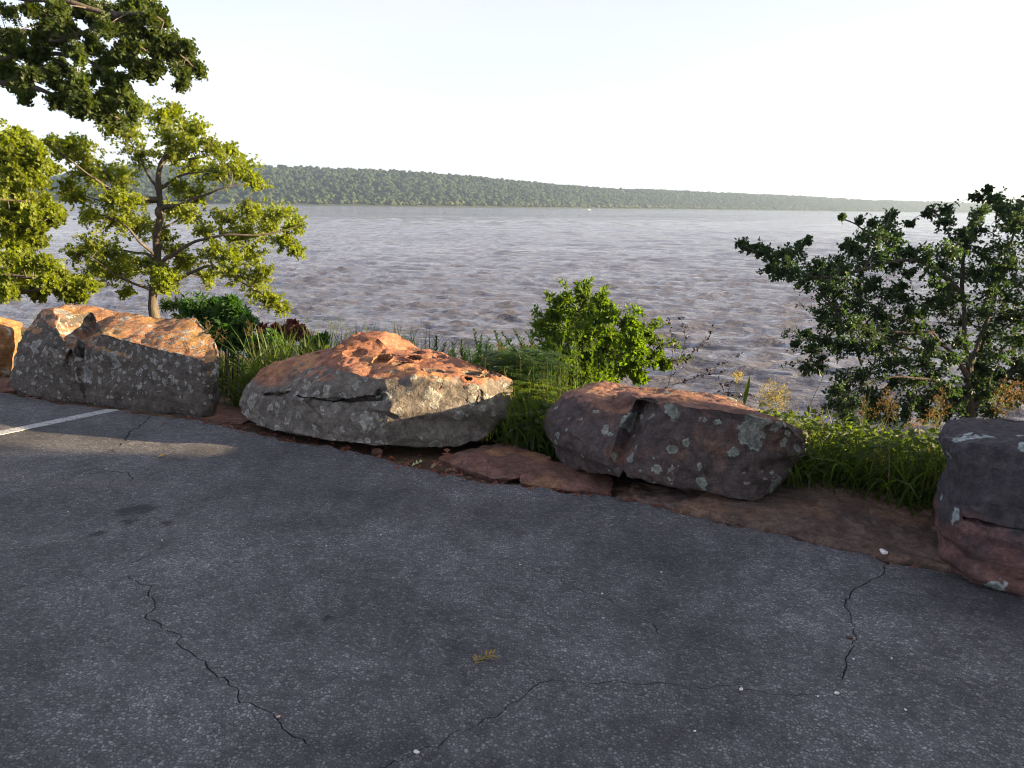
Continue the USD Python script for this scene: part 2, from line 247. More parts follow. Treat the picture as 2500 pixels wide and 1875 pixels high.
ASPHALT_NODES = ({'geo': ('geometry', {}),
    'wn': ('noise_texture', {'scale': 60.0, 'detail': 2.0}), 'ws': ('vector_math', {'math_type': 'scale', 'scale': .010}), 'wa': ('vector_math', {'math_type': 'add'}),
    'v': ('voronoi_texture', {'scale': 78.0, 'feature': 'f1'}), 'vs': ('separate_color', {}), 've': ('voronoi_texture', {'scale': 78.0, 'feature': 'distance_to_edge'}),
    'cr': ('rgb_ramp', {'ramp': [(0, (.058, .057, .058)), (.45, (.095, .092, .092)), (.85, (.145, .140, .137)), (1, (.20, .192, .185))]}),
    'em': ('map_range', {'from_min': .02, 'from_max': .22, 'to_min': 0, 'to_max': 1, 'clamp': True}), 'tar': ('mix_color', {'a': (.052, .051, .051)}),
    'bn': ('noise_texture', {'scale': 1.1, 'detail': 5.0, 'roughness': .6}), 'bm': ('map_range', {'from_min': .32, 'from_max': .68, 'to_min': .45, 'to_max': 1.5}),
    'fn': ('noise_texture', {'scale': 9.0, 'detail': 5.0, 'roughness': .7}), 'fm': ('map_range', {'from_min': .25, 'from_max': .75, 'to_min': .6, 'to_max': 1.4}),
    'mm': ('math', {'math_type': 'multiply'}), 'cc': ('combine_color', {}), 'mul': ('mix_color', {'blend_type': 'multiply', 'fac': 1.0, 'use_clamp': False}),
    'hh': ('math', {'math_type': 'multiply'}), 'b': ('bump', {'strength': 1.0, 'distance': .006}), 'p': ('principled_bsdf', {'roughness': .72, 'specular_ior_level': .4})},
    [('geo.position', 'wn.vector'), ('wn.color', 'ws.vector1'), ('geo.position', 'wa.vector1'), ('ws.vector', 'wa.vector2'), ('wa.vector', 'v.vector'), ('wa.vector', 've.vector'),
     ('v.color', 'vs.color'), ('vs.r', 'cr.fac'), ('ve.distance', 'em.value'), ('em.result', 'tar.fac'), ('cr.color', 'tar.b'),
     ('geo.position', 'bn.vector'), ('bn.fac', 'bm.value'), ('geo.position', 'fn.vector'), ('fn.fac', 'fm.value'), ('bm.result', 'mm.value1'), ('fm.result', 'mm.value2'),
     ('mm.value', 'cc.r'), ('mm.value', 'cc.g'), ('mm.value', 'cc.b'), ('tar.result', 'mul.a'), ('cc.color', 'mul.b'), ('mul.result', 'p.base_color'),
     ('em.result', 'hh.value1'), ('vs.g', 'hh.value2'), ('hh.value', 'b.height'), ('b.normal', 'p.normal')])
AN, AL = ASPHALT_NODES
AN['on'] = ('noise_texture', {'scale': 14.0, 'detail': 5.0, 'roughness': .7}); AN['os'] = ('vector_math', {'math_type': 'scale', 'scale': .16}); AN['oa'] = ('vector_math', {'math_type': 'add'})
AL += [('geo.position', 'on.vector'), ('on.color', 'os.vector1'), ('geo.position', 'oa.vector1'), ('os.vector', 'oa.vector2')]
prev = 'mm.value'
for k, (c, rad) in enumerate(STAINS):
    AN[f'od{k}'] = ('vector_math', {'math_type': 'distance', 'vector2': (c[0] + .08, c[1] + .08, .08)}); AN[f'om{k}'] = ('map_range', {'range_type': 'smoothstep', 'from_min': rad * .55, 'from_max': rad * 1.25, 'to_min': .24, 'to_max': 1.0, 'clamp': True}); AN[f'ox{k}'] = ('math', {'math_type': 'multiply'})
    AL += [('oa.vector', f'od{k}.vector1'), (f'od{k}.value', f'om{k}.value'), (prev, f'ox{k}.value1'), (f'om{k}.result', f'ox{k}.value2')]; prev = f'ox{k}.value'
AL = [(prev, b_) if (a_, b_) in (('mm.value', 'cc.r'), ('mm.value', 'cc.g'), ('mm.value', 'cc.b')) else (a_, b_) for a_, b_ in AL]
ASPHALT = mat('asphalt', AN, AL, surface='p.BSDF')
TAR = mat('tar', {'p': ('principled_bsdf', {'base_color': (.050, .048, .047), 'roughness': .85})}, surface='p.BSDF')
asphalt = tag(UsdGeom.Xform.Define(stage, numbered('/World/asphalt_lot')), 'grey cracked asphalt of the parking lot', kind='structure')
asphalt = UsdGeom.Xform(asphalt)
obj('surface', sl, ASPHALT, asphalt)
bed = trimesh.creation.extrude_polygon(lot.buffer(-.03).intersection(sbox(-14, -6, 14, 14)), .008, engine='earcut'); bed.apply_translation([0, 0, -.018])
obj('tar_bed', bed, TAR, asphalt)
def blob(cx, cy, rx, ry, seed, n=60, rough=.5):
    a = np.linspace(0, 2 * np.pi, n, endpoint=False)
    r = 1 + rough * 2 * (meshkit.fbm(np.stack([np.cos(a) * 2.2 + seed, np.sin(a) * 2.2, 0 * a], 1), 4, seed) - .5)
    return Polygon(np.c_[cx + rx * r * np.cos(a), cy + ry * r * np.sin(a)]).buffer(0)
PAINT = mat('white_paint', {'geo': ('geometry', {}), 'n': ('noise_texture', {'scale': 55.0, 'detail': 4.0, 'roughness': .7}), 'r': ('rgb_ramp', {'ramp': [(.36, (.09, .09, .09)), (.45, (.30, .30, .29)), (.7, (.42, .415, .40))]}),
    'p': ('principled_bsdf', {'roughness': .7})}, [('geo.position', 'n.vector'), ('n.fac', 'r.fac'), ('r.color', 'p.base_color')], surface='p.BSDF')
la, lb = gz(-330 * K, 1004 * K)[:2], gz(249 * K, 884.5 * K)[:2]
ld = (lb - la) / np.linalg.norm(lb - la); lnorm = np.array([-ld[1], ld[0]])
P = resample(np.vstack([la - ld * 3, lb]), .02); wv = .052 + .008 * (meshkit.noise(np.c_[P * 30, 0 * P[:, :1]], 9) - .5)
g = Polygon(np.vstack([P + lnorm * wv[:, None], (P - lnorm * wv[:, None])[::-1]])).buffer(0)
rr = random.Random(3)
chips = [blob(*(la + ld * rr.uniform(0, 4.5) + lnorm * rr.uniform(-.05, .05)), rr.uniform(.006, .02), rr.uniform(.004, .01), 60 + k, 24, .8) for k in range(26)]
g = g.difference(unary_union(chips)).intersection(lot)
pm = trimesh.util.concatenate([trimesh.creation.extrude_polygon(h, .003, engine='earcut') for h in getattr(g, 'geoms', [g])]); pm.apply_translation([0, 0, .001])
tag(obj('parking_line', pm, PAINT, asphalt), 'worn white painted parking line')

# water: wind chop as a mesh, finest near the shore
def waves(X, Y, lod):
    z = np.zeros_like(X); dx = np.zeros_like(X); dy = np.zeros_like(X)
    r = np.random.default_rng(4)
    for k in range(72):
        lam = r.uniform(1.9, 4.2) if k < 8 else .20 * (1.9 / .20) ** r.random()
        th = math.radians(-102) + r.normal(0, .30)                 # travelling towards the shore and a little to the left
        amp = .0064 * lam ** .9 * r.uniform(.6, 1.3) if lam > 1.2 else .0120 * lam * r.uniform(.6, 1.3)
        kx, ky = np.cos(th) * 2 * np.pi / lam, np.sin(th) * 2 * np.pi / lam
        ph = kx * X + ky * Y + r.uniform(0, 6.28)
        a = amp * np.clip(lam / (2.4 * lod) - .5, 0, 1)
        a = a * (.6 + .8 * meshkit.noise(np.stack([X / (lam * 2.5) + k * 3.1, Y / (lam * 1.6), 0 * X], -1), k))
        z += a * (np.sin(ph) - (.30 if lam < 2 else .15) * np.cos(2 * ph)); dx += a * .8 * np.cos(th) * np.cos(ph); dy += a * .8 * np.sin(th) * np.cos(ph)
    return dx, dy, z
th = np.radians(np.linspace(-50, 50, 500)); rad = np.geomspace(8, 5600, 800)
TH, RD = np.meshgrid(th, rad, indexing='ij'); X, Y = np.sin(TH) * RD, np.cos(TH) * RD
lod = np.maximum(RD * (th[1] - th[0]), RD * np.gradient(np.log(rad))[None]) * .6
dx, dy, dz = waves(X, Y, lod)
V = np.stack([X + dx, Y + dy, WATER_Z + dz], -1).reshape(-1, 3); w = len(rad)
i, j = np.meshgrid(np.arange(len(th) - 1), np.arange(w - 1), indexing='ij')
q = np.stack([i * w + j, i * w + j + 1, (i + 1) * w + j + 1, (i + 1) * w + j], -1).reshape(-1, 4)
WATER = mat('lake_water', {'geo': ('geometry', {}),
    'm1': ('mapping', {'scale': (2.0, 5.2, 1), 'rotation': (0, 0, .16)}), 'n1': ('noise_texture', {'scale': 1.0, 'detail': 5.0, 'roughness': .6, 'distortion': .1}),
    'm2': ('mapping', {'scale': (.22, .42, 1), 'rotation': (0, 0, .3)}), 'n2': ('noise_texture', {'scale': 1.0, 'detail': 4.0, 'roughness': .55}),
    'add': ('math', {'math_type': 'multiply_add', 'value2': .15}), 'sc': ('math', {'math_type': 'multiply', 'value2': .7}),
    'b': ('bump', {'strength': 1.0, 'distance': 1.0}),
    'pn': ('noise_texture', {'scale': .02, 'detail': 3.0}), 'pr': ('rgb_ramp', {'ramp': [(.35, (.080, .080, .090)), (.65, (.104, .100, .106))]}),
    'gn': ('noise_texture', {'scale': 1.0, 'detail': 4.0, 'roughness': .6}), 'gmap': ('mapping', {'scale': (.010, .035, 1), 'rotation': (0, 0, .15)}), 'gr': ('map_range', {'from_min': .35, 'from_max': .65, 'to_min': .05, 'to_max': .12, 'clamp': True}),
    'p': ('principled_bsdf', {'ior': 1.333, 'specular_ior_level': .5})},
    [('geo.position', 'm1.vector'), ('m1.vector', 'n1.vector'), ('geo.position', 'm2.vector'), ('m2.vector', 'n2.vector'), ('n1.fac', 'add.value1'), ('n2.fac', 'sc.value1'), ('sc.value', 'add.value3'),
     ('add.value', 'b.height'), ('b.normal', 'p.normal'), ('geo.position', 'pn.vector'), ('pn.fac', 'pr.fac'), ('pr.color', 'p.base_color'),
     ('geo.position', 'gmap.vector'), ('gmap.vector', 'gn.vector'), ('gn.fac', 'gr.value'), ('gr.result', 'p.roughness')], surface='p.BSDF')
tag(obj('water', (V, np.vstack([q[:, [0, 1, 2]], q[:, [0, 2, 3]]])), WATER, smooth=True), 'choppy muddy lake water', kind='structure')

# far shore: bearings in photo pixels (2212 wide), distance of the waterline, top of the woods there
HX = [-900, -500, -200, 20, 60, 130, 180, 250, 350, 560, 700, 900, 1000, 1100, 1200, 1300, 1400, 1550, 1700, 1800, 1900, 2000, 2212, 2500, 3100]
HT = [430, 428, 424, 418, 410, 391, 378, 363, 357, 357, 361, 371, 380, 389, 402, 406, 411, 417, 423, 431, 433, 436, 443, 449, 458]
HD = [2300, 2000, 1800, 1650, 1600, 1520, 1450, 1400, 1300, 1250, 1260, 1300, 1336, 1400, 1500, 1650, 1800, 2050, 2300, 2450, 2600, 2750, 3100, 3500, 4200]
HILL = mat('wooded_hill', {'geo': ('geometry', {}), 'n': ('noise_texture', {'scale': .05, 'detail': 5.0}), 'r': ('rgb_ramp', {'ramp': [(.3, (.010, .017, .007)), (.7, (.02, .03, .01))]}), 'p': ('principled_bsdf', {'roughness': .95})},
    [('geo.position', 'n.vector'), ('n.fac', 'r.fac'), ('r.color', 'p.base_color')], surface='p.BSDF')
WOODS = mat('far_woods', {'oi': ('object_info', {}), 'geo': ('geometry', {}), 'r': ('rgb_ramp', {'ramp': [(0, (.010, .018, .009)), (.5, (.016, .027, .011)), (.85, (.023, .035, .013)), (1, (.034, .046, .016))]}),
    'n': ('noise_texture', {'scale': .35, 'detail': 3.0}), 'm': ('map_range', {'from_min': .3, 'from_max': .7, 'to_min': .6, 'to_max': 1.35}), 'c': ('combine_color', {}), 'mul': ('mix_color', {'blend_type': 'multiply', 'fac': 1.0}),
    'p': ('principled_bsdf', {'roughness': .9, 'specular_ior_level': .15})},
    [('oi.random', 'r.fac'), ('geo.position', 'n.vector'), ('n.fac', 'm.value'), ('m.result', 'c.r'), ('m.result', 'c.g'), ('m.result', 'c.b'), ('r.color', 'mul.a'), ('c.color', 'mul.b'), ('mul.result', 'p.base_color')], surface='p.BSDF')
SHORETREE = mat('shore_trees', {'oi': ('object_info', {}), 'r': ('rgb_ramp', {'ramp': [(0, (.022, .034, .012)), (1, (.062, .072, .024))]}), 'p': ('principled_bsdf', {'roughness': .9, 'specular_ior_level': .15})},
    [('oi.random', 'r.fac'), ('r.color', 'p.base_color')], surface='p.BSDF')
def crown_proto(path, seed, h, wd, material):
    r = np.random.default_rng(seed); ps = []
    for k in range(7):
        m = trimesh.creation.icosphere(1, 1.0); v = np.array(m.vertices); v *= (.75 + .5 * meshkit.noise(v * 2 + seed + k * 5, seed))[:, None]
        a = r.uniform(0, 6.28); d = r.uniform(.0, .5) * wd
        ps.append((v * np.array([.5, .5, .42]) * wd * r.uniform(.55, .9) + [d * np.cos(a), d * np.sin(a), h * r.uniform(.42, .78)], m.faces))
    ps.append(tube([(0, 0, -3), (0, 0, h * .5)], [wd * .05, wd * .03], 4))
    return usdkit.mesh(stage, path, cat(ps), material)
def instancer(name, pts, scales, ids, kinds, label, r):
    pi = UsdGeom.PointInstancer.Define(stage, '/World/' + name)
    for n_, mt, h, wd, seed in kinds: pi.GetPrototypesRel().AddTarget(crown_proto(f'/World/{name}/{n_}', seed, h, wd, mt).GetPath())
    pi.CreatePositionsAttr(Vt.Vec3fArray.FromNumpy(np.asarray(pts, np.float32))); pi.CreateProtoIndicesAttr(Vt.IntArray.FromNumpy(np.asarray(ids, np.int32)))
    pi.CreateScalesAttr(Vt.Vec3fArray.FromNumpy(np.asarray(scales, np.float32)))
    ang = r.uniform(0, 6.28, len(pts)); qs = [Gf.Quath(float(np.cos(t / 2)), 0, 0, float(np.sin(t / 2))) for t in ang]
    pi.CreateOrientationsAttr(Vt.QuathArray(qs)); tag(pi, label, kind='stuff')
def dirpx(px):                                   # horizontal unit direction of a bearing given in photo pixels
    a = math.atan((px * K - 1250) / FPX / math.cos(PITCH)) if True else 0
    return np.array([math.sin(a), math.cos(a)])
def hill(name, hx, ht, hd, depth, label, tree_h=9.0, fall=250):
    px = np.linspace(hx[0], hx[-1], 160); top = np.interp(px, hx, ht); dist = np.interp(px, hx, hd)
    top = np.convolve(np.pad(top, 2, 'edge'), np.ones(5) / 5, 'valid')
    ts = np.r_[0, .01, np.linspace(.06, 1, 14), 1.25, 1.6]; Vv = []
    for p_, t_, d_ in zip(px, top, dist):
        D_ = dirpx(p_); v = ray(p_ * K, t_ * K); tn = v[2] / np.hypot(v[0], v[1])
        ridge = d_ + depth; zr = max(EYE[2] + tn * ridge - tree_h, -2.5)
        for t in ts:
            rr_ = d_ + depth * t
            zz = WATER_Z - 1.0 if t == 0 else (WATER_Z + .6 + (zr - WATER_Z - .6) * (1 - (1 - min(t, 1)) ** 1.55))
            if t > 1: zz = zr - (t - 1) * fall * .2
            Vv.append([D_[0] * rr_, D_[1] * rr_, zz])
    Vv = np.array(Vv); nt = len(ts)
    n = meshkit.fbm(Vv / 90., 3, 8) - .5
    lift = np.tile(np.clip((ts - .02) * 4, 0, 1) * np.where(ts > .85, .35, 1), len(px))
    Vv[:, 2] += n * 16 * lift
    i, j = np.meshgrid(np.arange(len(px) - 1), np.arange(nt - 1), indexing='ij')
    q = np.stack([i * nt + j, (i + 1) * nt + j, (i + 1) * nt + j + 1, i * nt + j + 1], -1).reshape(-1, 4)
    tag(obj(name, (Vv, np.vstack([q[:, [0, 1, 2]], q[:, [0, 2, 3]]])), HILL, smooth=True), label, kind='structure')
    return px, Vv.reshape(len(px), nt, 3)
r = np.random.default_rng(15)
_, HG = hill('hill', HX, HT, HD, 420, 'long low wooded hill across the lake')
def scatter(HG, n, tmax, r, f=None):
    a = np.cumsum(np.r_[0, np.linalg.norm(np.diff(HG[:, 2], axis=0), axis=1)]); nt = HG.shape[1]
    u = np.interp(r.uniform(0, a[-1], n), a, np.arange(len(a))); t = r.uniform(1.2, tmax, n) if f is None else f(n)
    i, j = np.minimum(u.astype(int), len(a) - 2), np.minimum(t.astype(int), nt - 2); fu, ft = (u - i)[:, None], (t - j)[:, None]
    return HG[i, j] * (1 - fu) * (1 - ft) + HG[i + 1, j] * fu * (1 - ft) + HG[i, j + 1] * (1 - fu) * ft + HG[i + 1, j + 1] * fu * ft
pts = scatter(HG, 32000, 16.2, r)
sc = .72 * r.uniform(.65, 1.3, (len(pts), 1)) * np.array([[1, 1, 1]]) * r.uniform(.85, 1.15, (len(pts), 3))
instancer('hillside_woods', pts, sc, r.integers(0, 3, len(pts)), [('tree_crown', WOODS, 11., 10., 1), ('tree_crown_001', WOODS, 12.5, 9., 2), ('tree_crown_002', WOODS, 10., 12., 3)], 'dense green woods covering the hill across the lake', r)
pts = scatter(HG, 1500, 2, r, lambda n: 1 + r.random(n) ** 2 * 1.2)
sc = r.uniform(.45, 1.0, (len(pts), 1)) * r.uniform(.8, 1.2, (len(pts), 3))
instancer('shoreline_trees', pts, sc, r.integers(0, 2, len(pts)), [('tree_crown', SHORETREE, 10., 6.5, 4), ('tree_crown_001', SHORETREE, 7., 7., 5)], 'pale green low trees along the far waterline', r)
_, HG2 = hill('hill', [-900, -300, -60, 20, 70, 130, 300], [424, 415, 404, 402, 407, 416, 436], [3600] * 7, 500, 'faint distant hill behind the end of the nearer hill', 9)
pts = scatter(HG2, 3500, 16.2, r); sc = r.uniform(.8, 1.4, (len(pts), 1)) * np.ones((1, 3))
instancer('distant_woods', pts, sc, r.integers(0, 2, len(pts)), [('tree_crown', WOODS, 11., 10., 6), ('tree_crown_001', WOODS, 12.5, 9., 7)], 'pale woods on the distant hill at the left', r)

# air: fades the far shore
hz = trimesh.creation.box((12400, 12400, 162)); hz.apply_translation([0, 0, 74 - 0])
HAZE = mat('haze', {'v': ('principled_volume', {'color': (.66, .84, 1.0), 'density': 0.000165, 'anisotropy': .62})}, volume='v.volume')
tag(obj('haze', hz, HAZE), 'thin pale evening haze over the lake', kind='stuff')
# ------------------------------------------------------------------ the stones along the edge of the lot
def hull(pts): return m3.Manifold.hull_points(np.asarray(pts, float))
def chip(man, seed, n=26, lo=.012, hi=.05):
    """Knock random corners off a stone with flat breaks."""
    r = np.random.default_rng(seed)
    for _ in range(n):
        d = r.normal(size=3); d[2] = abs(d[2]) * .8; d /= np.linalg.norm(d)
        v = np.asarray(man.to_mesh().vert_properties)[:, :3]; h = (v @ d).max()
        man = man.trim_by_plane(tuple(-d), -(h - r.uniform(lo, hi)))
    return man
def rough(man, seed, edge=.02, round_it=1, amps=((2.2, .05), (6, .026), (16, .012), (42, .005)), strata=.010, pits=None):
    m = man.refine_to_length(edge).to_mesh()
    t = trimesh.Trimesh(np.array(m.vert_properties)[:, :3], np.array(m.tri_verts), process=True)
    trimesh.smoothing.filter_laplacian(t, lamb=.5, iterations=round_it)
    v = np.array(t.vertices); n = np.array(t.vertex_normals)
    d = 0; v0 = v.copy()
    for k, (f, a) in enumerate(amps):
        q = v0 * f
        v = v + a * (np.stack([meshkit.noise(q + 17.3 * c, seed + 3 * k + c) for c in range(3)], 1) - .5)
        d = d + a * .8 * (np.abs(meshkit.noise(q * 1.3 + 50, seed + 40 + k) - .5) * 2 - .45)      # ridged breaks
    layer = (v0[:, 2] + .12 * v0[:, 0] + .05 * meshkit.noise(v0 * 3, seed + 9)) * 16
    side = np.clip(1.2 - np.abs(n[:, 2]) * 1.5, 0, 1)
    d = d + strata * side * (np.clip((meshkit.noise(np.c_[layer, v0[:, 0] * .8, v0[:, 1] * .8], seed + 5) - .5) * 3, -.6, .6)) * 2
    if pits is not None: d = d + pits(v0, n)
    v = v + n * np.asarray(d)[:, None]
    t.vertices = v
    return t
def wedge(a, b, depth_dir, depth, width):
    """A thin tapering cut from a to b, cut into the stone along depth_dir."""
    a, b, d = np.asarray(a, float), np.asarray(b, float), np.asarray(depth_dir, float); d /= np.linalg.norm(d)
    t = (b - a) / np.linalg.norm(b - a); w_ = np.cross(t, d) * width
    return hull([a - d * .12 - w_, a - d * .12 + w_, b - d * .12 - w_, b - d * .12 + w_, a + d * depth, b + d * depth])
def ball(c, r, s=(1, 1, 1)): return m3.Manifold.sphere(1, 24).scale(tuple(np.asarray(s, float) * r)).translate(tuple(map(float, c)))
def up(t): return np.array(t.vertex_normals)[:, 2]
STONES = []
def boulder(name, t, material, label, crust_shade, lichen, loc=None, group=None, category='boulder'):
    b = t.bounds; loc = np.r_[t.centroid[:2], b[0, 2]] if loc is None else loc
    STONES.append(t)
    o = obj(name, t, material, smooth=True, primvars={'crust_shade': crust_shade, 'lichen': lichen}, loc=loc)
    return tag(o, label, category, group)
def inward(x): return np.array([ROW_N[0], ROW_N[1], x])

# first big boulder: grey lichened face, notch, sloping orange top
Z = zoom(0, 650, 3.403)
def Yb1(sx): return 6.46 - (sx - 40) * 0.00130
def p1(x, y, dY=0.): sx, sy = Z(x, y); return at(sx, sy, Yb1(sx) + dY)
down = lambda P, z=-.12: np.array([P[0], P[1], z])
mainf = [(825, 560, .16), (1000, 660, .13), (1380, 795, .07), (1700, 780, .05), (1785, 785, .08), (690, 1135, 0), (1000, 1195, 0), (1350, 1245, 0), (1690, 1240, 0), (1790, 1130, .06), (670, 900, .09), (710, 720, .2),
         (1822, 720, .22), (1805, 890, .2)]
mp = [p1(*a) for a in mainf]
backs = [p1(760, 450, .62), p1(1000, 360, .85), p1(1300, 395, .85), p1(1655, 425, .8), p1(1690, 500, .7), p1(1790, 610, .45)]
mp += backs + [down(p1(*a)) for a in [(690, 1135, .03), (1000, 1195, .03), (1690, 1240, .03), (1790, 1130, .1), (1800, 890, .5), (1655, 425, .75), (760, 450, .75)]]
main = hull(mp)
pil = [p1(85, 800, .12), p1(150, 925, .02), p1(210, 1040, 0), p1(400, 1105, 0), p1(690, 1140, 0), p1(215, 480, .28), p1(368, 303, .42), p1(420, 432, .2), p1(530, 530, .1), p1(600, 690, .07), p1(640, 900, .06), p1(470, 330, .6), p1(700, 318, .75)]
pil += [down(p1(*a)) for a in [(150, 925, .03), (210, 1040, .03), (690, 1140, .05), (85, 800, .3), (368, 303, .6), (700, 318, .7)]]
pillar = hull(pil)
core = hull([p1(375, 300, .45), p1(700, 312, .8), p1(1000, 355, .85), p1(750, 470, .45), p1(430, 440, .36), p1(600, 690, .3), p1(1000, 600, .4)] +
            [down(p1(*a)) for a in [(375, 300, .45), (700, 312, .8), (1000, 355, .85), (600, 690, .30), (1000, 600, .4)]])
lift = lambda P, z: np.array([P[0], P[1], P[2] + z])
valley = hull([p1(425, 442, -.2), p1(595, 705, -.2), p1(835, 560, -.2), p1(425, 442, .18), p1(605, 700, .12), p1(830, 562, .22), p1(745, 560, .50), p1(760, 462, .60), lift(p1(425, 442, -.2), .3), lift(p1(835, 560, -.2), .3), lift(p1(760, 462, .6), .3)])
hollow = hull([p1(500, 800, -.2), p1(700, 780, -.2), p1(600, 680, -.2), p1(520, 930, -.2), p1(690, 930, -.2), p1(600, 690, .16), p1(560, 790, .11), p1(650, 800, .11), p1(605, 860, .05)])
web = hull([p1(590, 720, .14), p1(560, 1100, .015), p1(690, 1135, .012), p1(740, 900, .10), p1(500, 900, .06), p1(560, 800, .08), p1(700, 760, .14), down(p1(560, 1100, .03)), down(p1(690, 1135, .03)), p1(600, 760, .5), down(p1(600, 760, .5))])
m = (main + pillar + core + web) - valley - hollow
t = rough(chip(m, 3, 26, .008, .035), 21, .019, amps=((2.2, .035), (6, .02), (16, .010), (42, .005)), pits=lambda v, n: -.05 * np.clip(meshkit.noise(v * [7, 7, 3], 77) - .62, 0, 1) * (n[:, 2] > .5))
u_ = up(t); v = np.array(t.vertices)
topm = np.clip((u_ - .45) / .3, 0, 1) * (v[:, 2] > .30)  # front and hollow darkened: weathering plus their shade put into the colour
nl = meshkit.fbm(v * 2.2, 3, 30)
R1 = rock_mat('grey_lichen_rock', red=((.165, .082, .043), (.255, .138, .070)), crust_shade=((.038, .032, .026), (.095, .080, .064)), lich=((.15, .15, .135), (.27, .265, .235)), lscale=24, ochre=(.33, .19, .05), lscale2=7)
edge_dist = np.clip(1 - (v[:, 1] - np.interp(v[:, 0], [-4.2, -2.2], [6.55, 5.95])) / .5, 0, 1)
boulder('boulder', t, R1, 'wide flat-topped boulder with a notch and grey lichened face behind the white line', .95 - .95 * topm + .1 * (nl - .5), np.where(topm > .5, .25 + .75 * np.clip(edge_dist, 0, 1) * (nl > .42) + .3 * (v[:, 0] < -3.3), .95 * np.clip((v[:, 2] - .05) / .12, 0.2, 1)))

# second boulder: the peaked orange one in the middle
Z2_ = zoom(500, 700, 2.6024)
def p2(x, y, Y): return at(*Z2_(x, y), Y)
pts = [p2(*a) for a in [(215, 750, 5.72), (230, 640, 5.78), (310, 548, 5.85), (500, 462, 5.8), (258, 850, 5.62), (340, 900, 5.5), (500, 905, 5.32), (620, 940, 5.2), (830, 992, 5.04), (1150, 1022, 4.93), (1500, 1032, 4.95),
      (1600, 1022, 4.97), (1760, 980, 5.06), (1868, 890, 5.14), (1940, 820, 5.25), (1952, 700, 5.32), (1985, 620, 5.38), (1965, 582, 5.42), (1885, 545, 5.55),
      (850, 500, 5.3), (1120, 585, 5.03), (1450, 562, 5.05), (1720, 625, 5.12), (1850, 560, 5.3), (760, 400, 5.75), (940, 335, 5.85), (1420, 390, 5.95), (1700, 482, 5.9), (560, 700, 5.28), (1160, 780, 4.92)]]
pts += [np.array([-2.0, 6.15, .0]), np.array([-1.2, 6.4, 0]), np.array([-.05, 6.0, 0.05]), np.array([-.6, 6.35, .35]), np.array([-1.5, 6.35, .3]), np.array([-.1, 5.85, .33])]
body = hull(pts)
peak = hull([p2(*a) for a in [(860, 350, 5.8), (950, 305, 5.82), (1000, 272, 5.9), (1080, 262, 5.92), (1180, 272, 5.95), (1300, 338, 5.98), (1100, 320, 5.75), (1200, 420, 5.7), (800, 400, 5.7)]] + [np.array([-1.1, 6.2, .3]), np.array([-.5, 6.2, .3]), np.array([-.8, 5.7, .2])])
m = body + peak
nf = np.array([.25, 1, -.05])
m = m - hull([p2(560, 690, 5.0), p2(860, 712, 4.7), p2(580, 692, 5.38), p2(850, 722, 5.22), p2(600, 705, 5.0), p2(850, 738, 4.7)])        # open crack under the ledge
m = m - hull([p2(800, 700, 4.8), p2(1165, 690, 4.6), p2(820, 722, 5.28), p2(1120, 708, 5.10), p2(830, 748, 4.7), p2(1135, 742, 4.6), p2(1150, 690, 5.0)])
m = m - hull([p2(330, 690, 5.3), p2(560, 660, 5.1), p2(380, 694, 5.62), p2(540, 668, 5.42), p2(350, 705, 5.3), p2(560, 676, 5.1)])
m = m - hull([p2(600, 700, 4.9), p2(1130, 715, 4.6), p2(640, 705, 5.27), p2(900, 725, 5.12), p2(1110, 715, 5.0), p2(700, 860, 4.9), p2(1050, 840, 4.6), p2(760, 840, 5.12), p2(1040, 820, 4.95)])
m = m - hull([p2(1045, 705, 4.85), p2(1115, 588, 4.85), p2(1160, 715, 4.85), p2(1110, 690, 5.14)])      # three-cornered break
m = m - wedge(p2(1765, 655, 5.1), p2(1790, 800, 5.05), np.array([-.35, .95, 0]), .06, .016)
m = m - wedge(p2(1510, 600, 5.03), p2(1480, 670, 5.0), np.array([0, 1, 0]), .035, .012) - wedge(p2(1615, 620, 5.05), p2(1640, 690, 5.0), np.array([0, 1, 0]), .03, .02)
for (x, y, Y, s) in [(1690, 560, 5.28, (.10, .07, .05)), (1810, 580, 5.33, (.075, .06, .045)), (1500, 445, 5.7, (.05, .07, .03)), (1310, 470, 5.5, (.07, .08, .03)), (1450, 545, 5.2, (.08, .05, .03)), (1350, 420, 5.75, (.06, .08, .03)), (950, 415, 5.55, (.09, .08, .04)), (1130, 470, 5.4, (.06, .08, .03)), (1640, 600, 5.16, (.07, .05, .03)), (1250, 500, 5.3, (.07, .06, .02))]:
    m = m - ball(p2(x, y, Y) + [0, .03, .008], 1.0, s)
t = rough(chip(m, 8, 22, .006, .025), 51, .017, round_it=1, amps=((2.2, .025), (6, .022), (16, .012), (42, .006)), strata=.012,
          pits=lambda v, n: -.06 * np.clip(meshkit.fbm(v * [5, 9, 9], 3, 78) - .55, 0, 1) * (n[:, 2] > .35))
v = np.array(t.vertices); n = np.array(t.vertex_normals)
yb = np.clip(((v[:, 0] + 2.2) / 2.4 * 60).astype(int), 0, 59); yf = np.array([v[yb == k, 1].min() if (yb == k).any() else 9 for k in range(60)])
front = np.maximum(np.clip((-n[:, 1] - .30) / .25, 0, 1), (v[:, 1] - yf[yb] < .24) & (v[:, 2] < .40)) * np.clip((.52 + .12 * meshkit.fbm(v * 5, 3, 3) - .06 - v[:, 2]) / .05, 0, 1)  # weathered front; the shade inside the cracks is painted in with it
leftred = np.clip((-1.45 - v[:, 0] + .35 * (meshkit.fbm(v * 4, 3, 12) - .5)) / .25, 0, 1) * np.clip((v[:, 2] - .22) / .1, 0, 1)
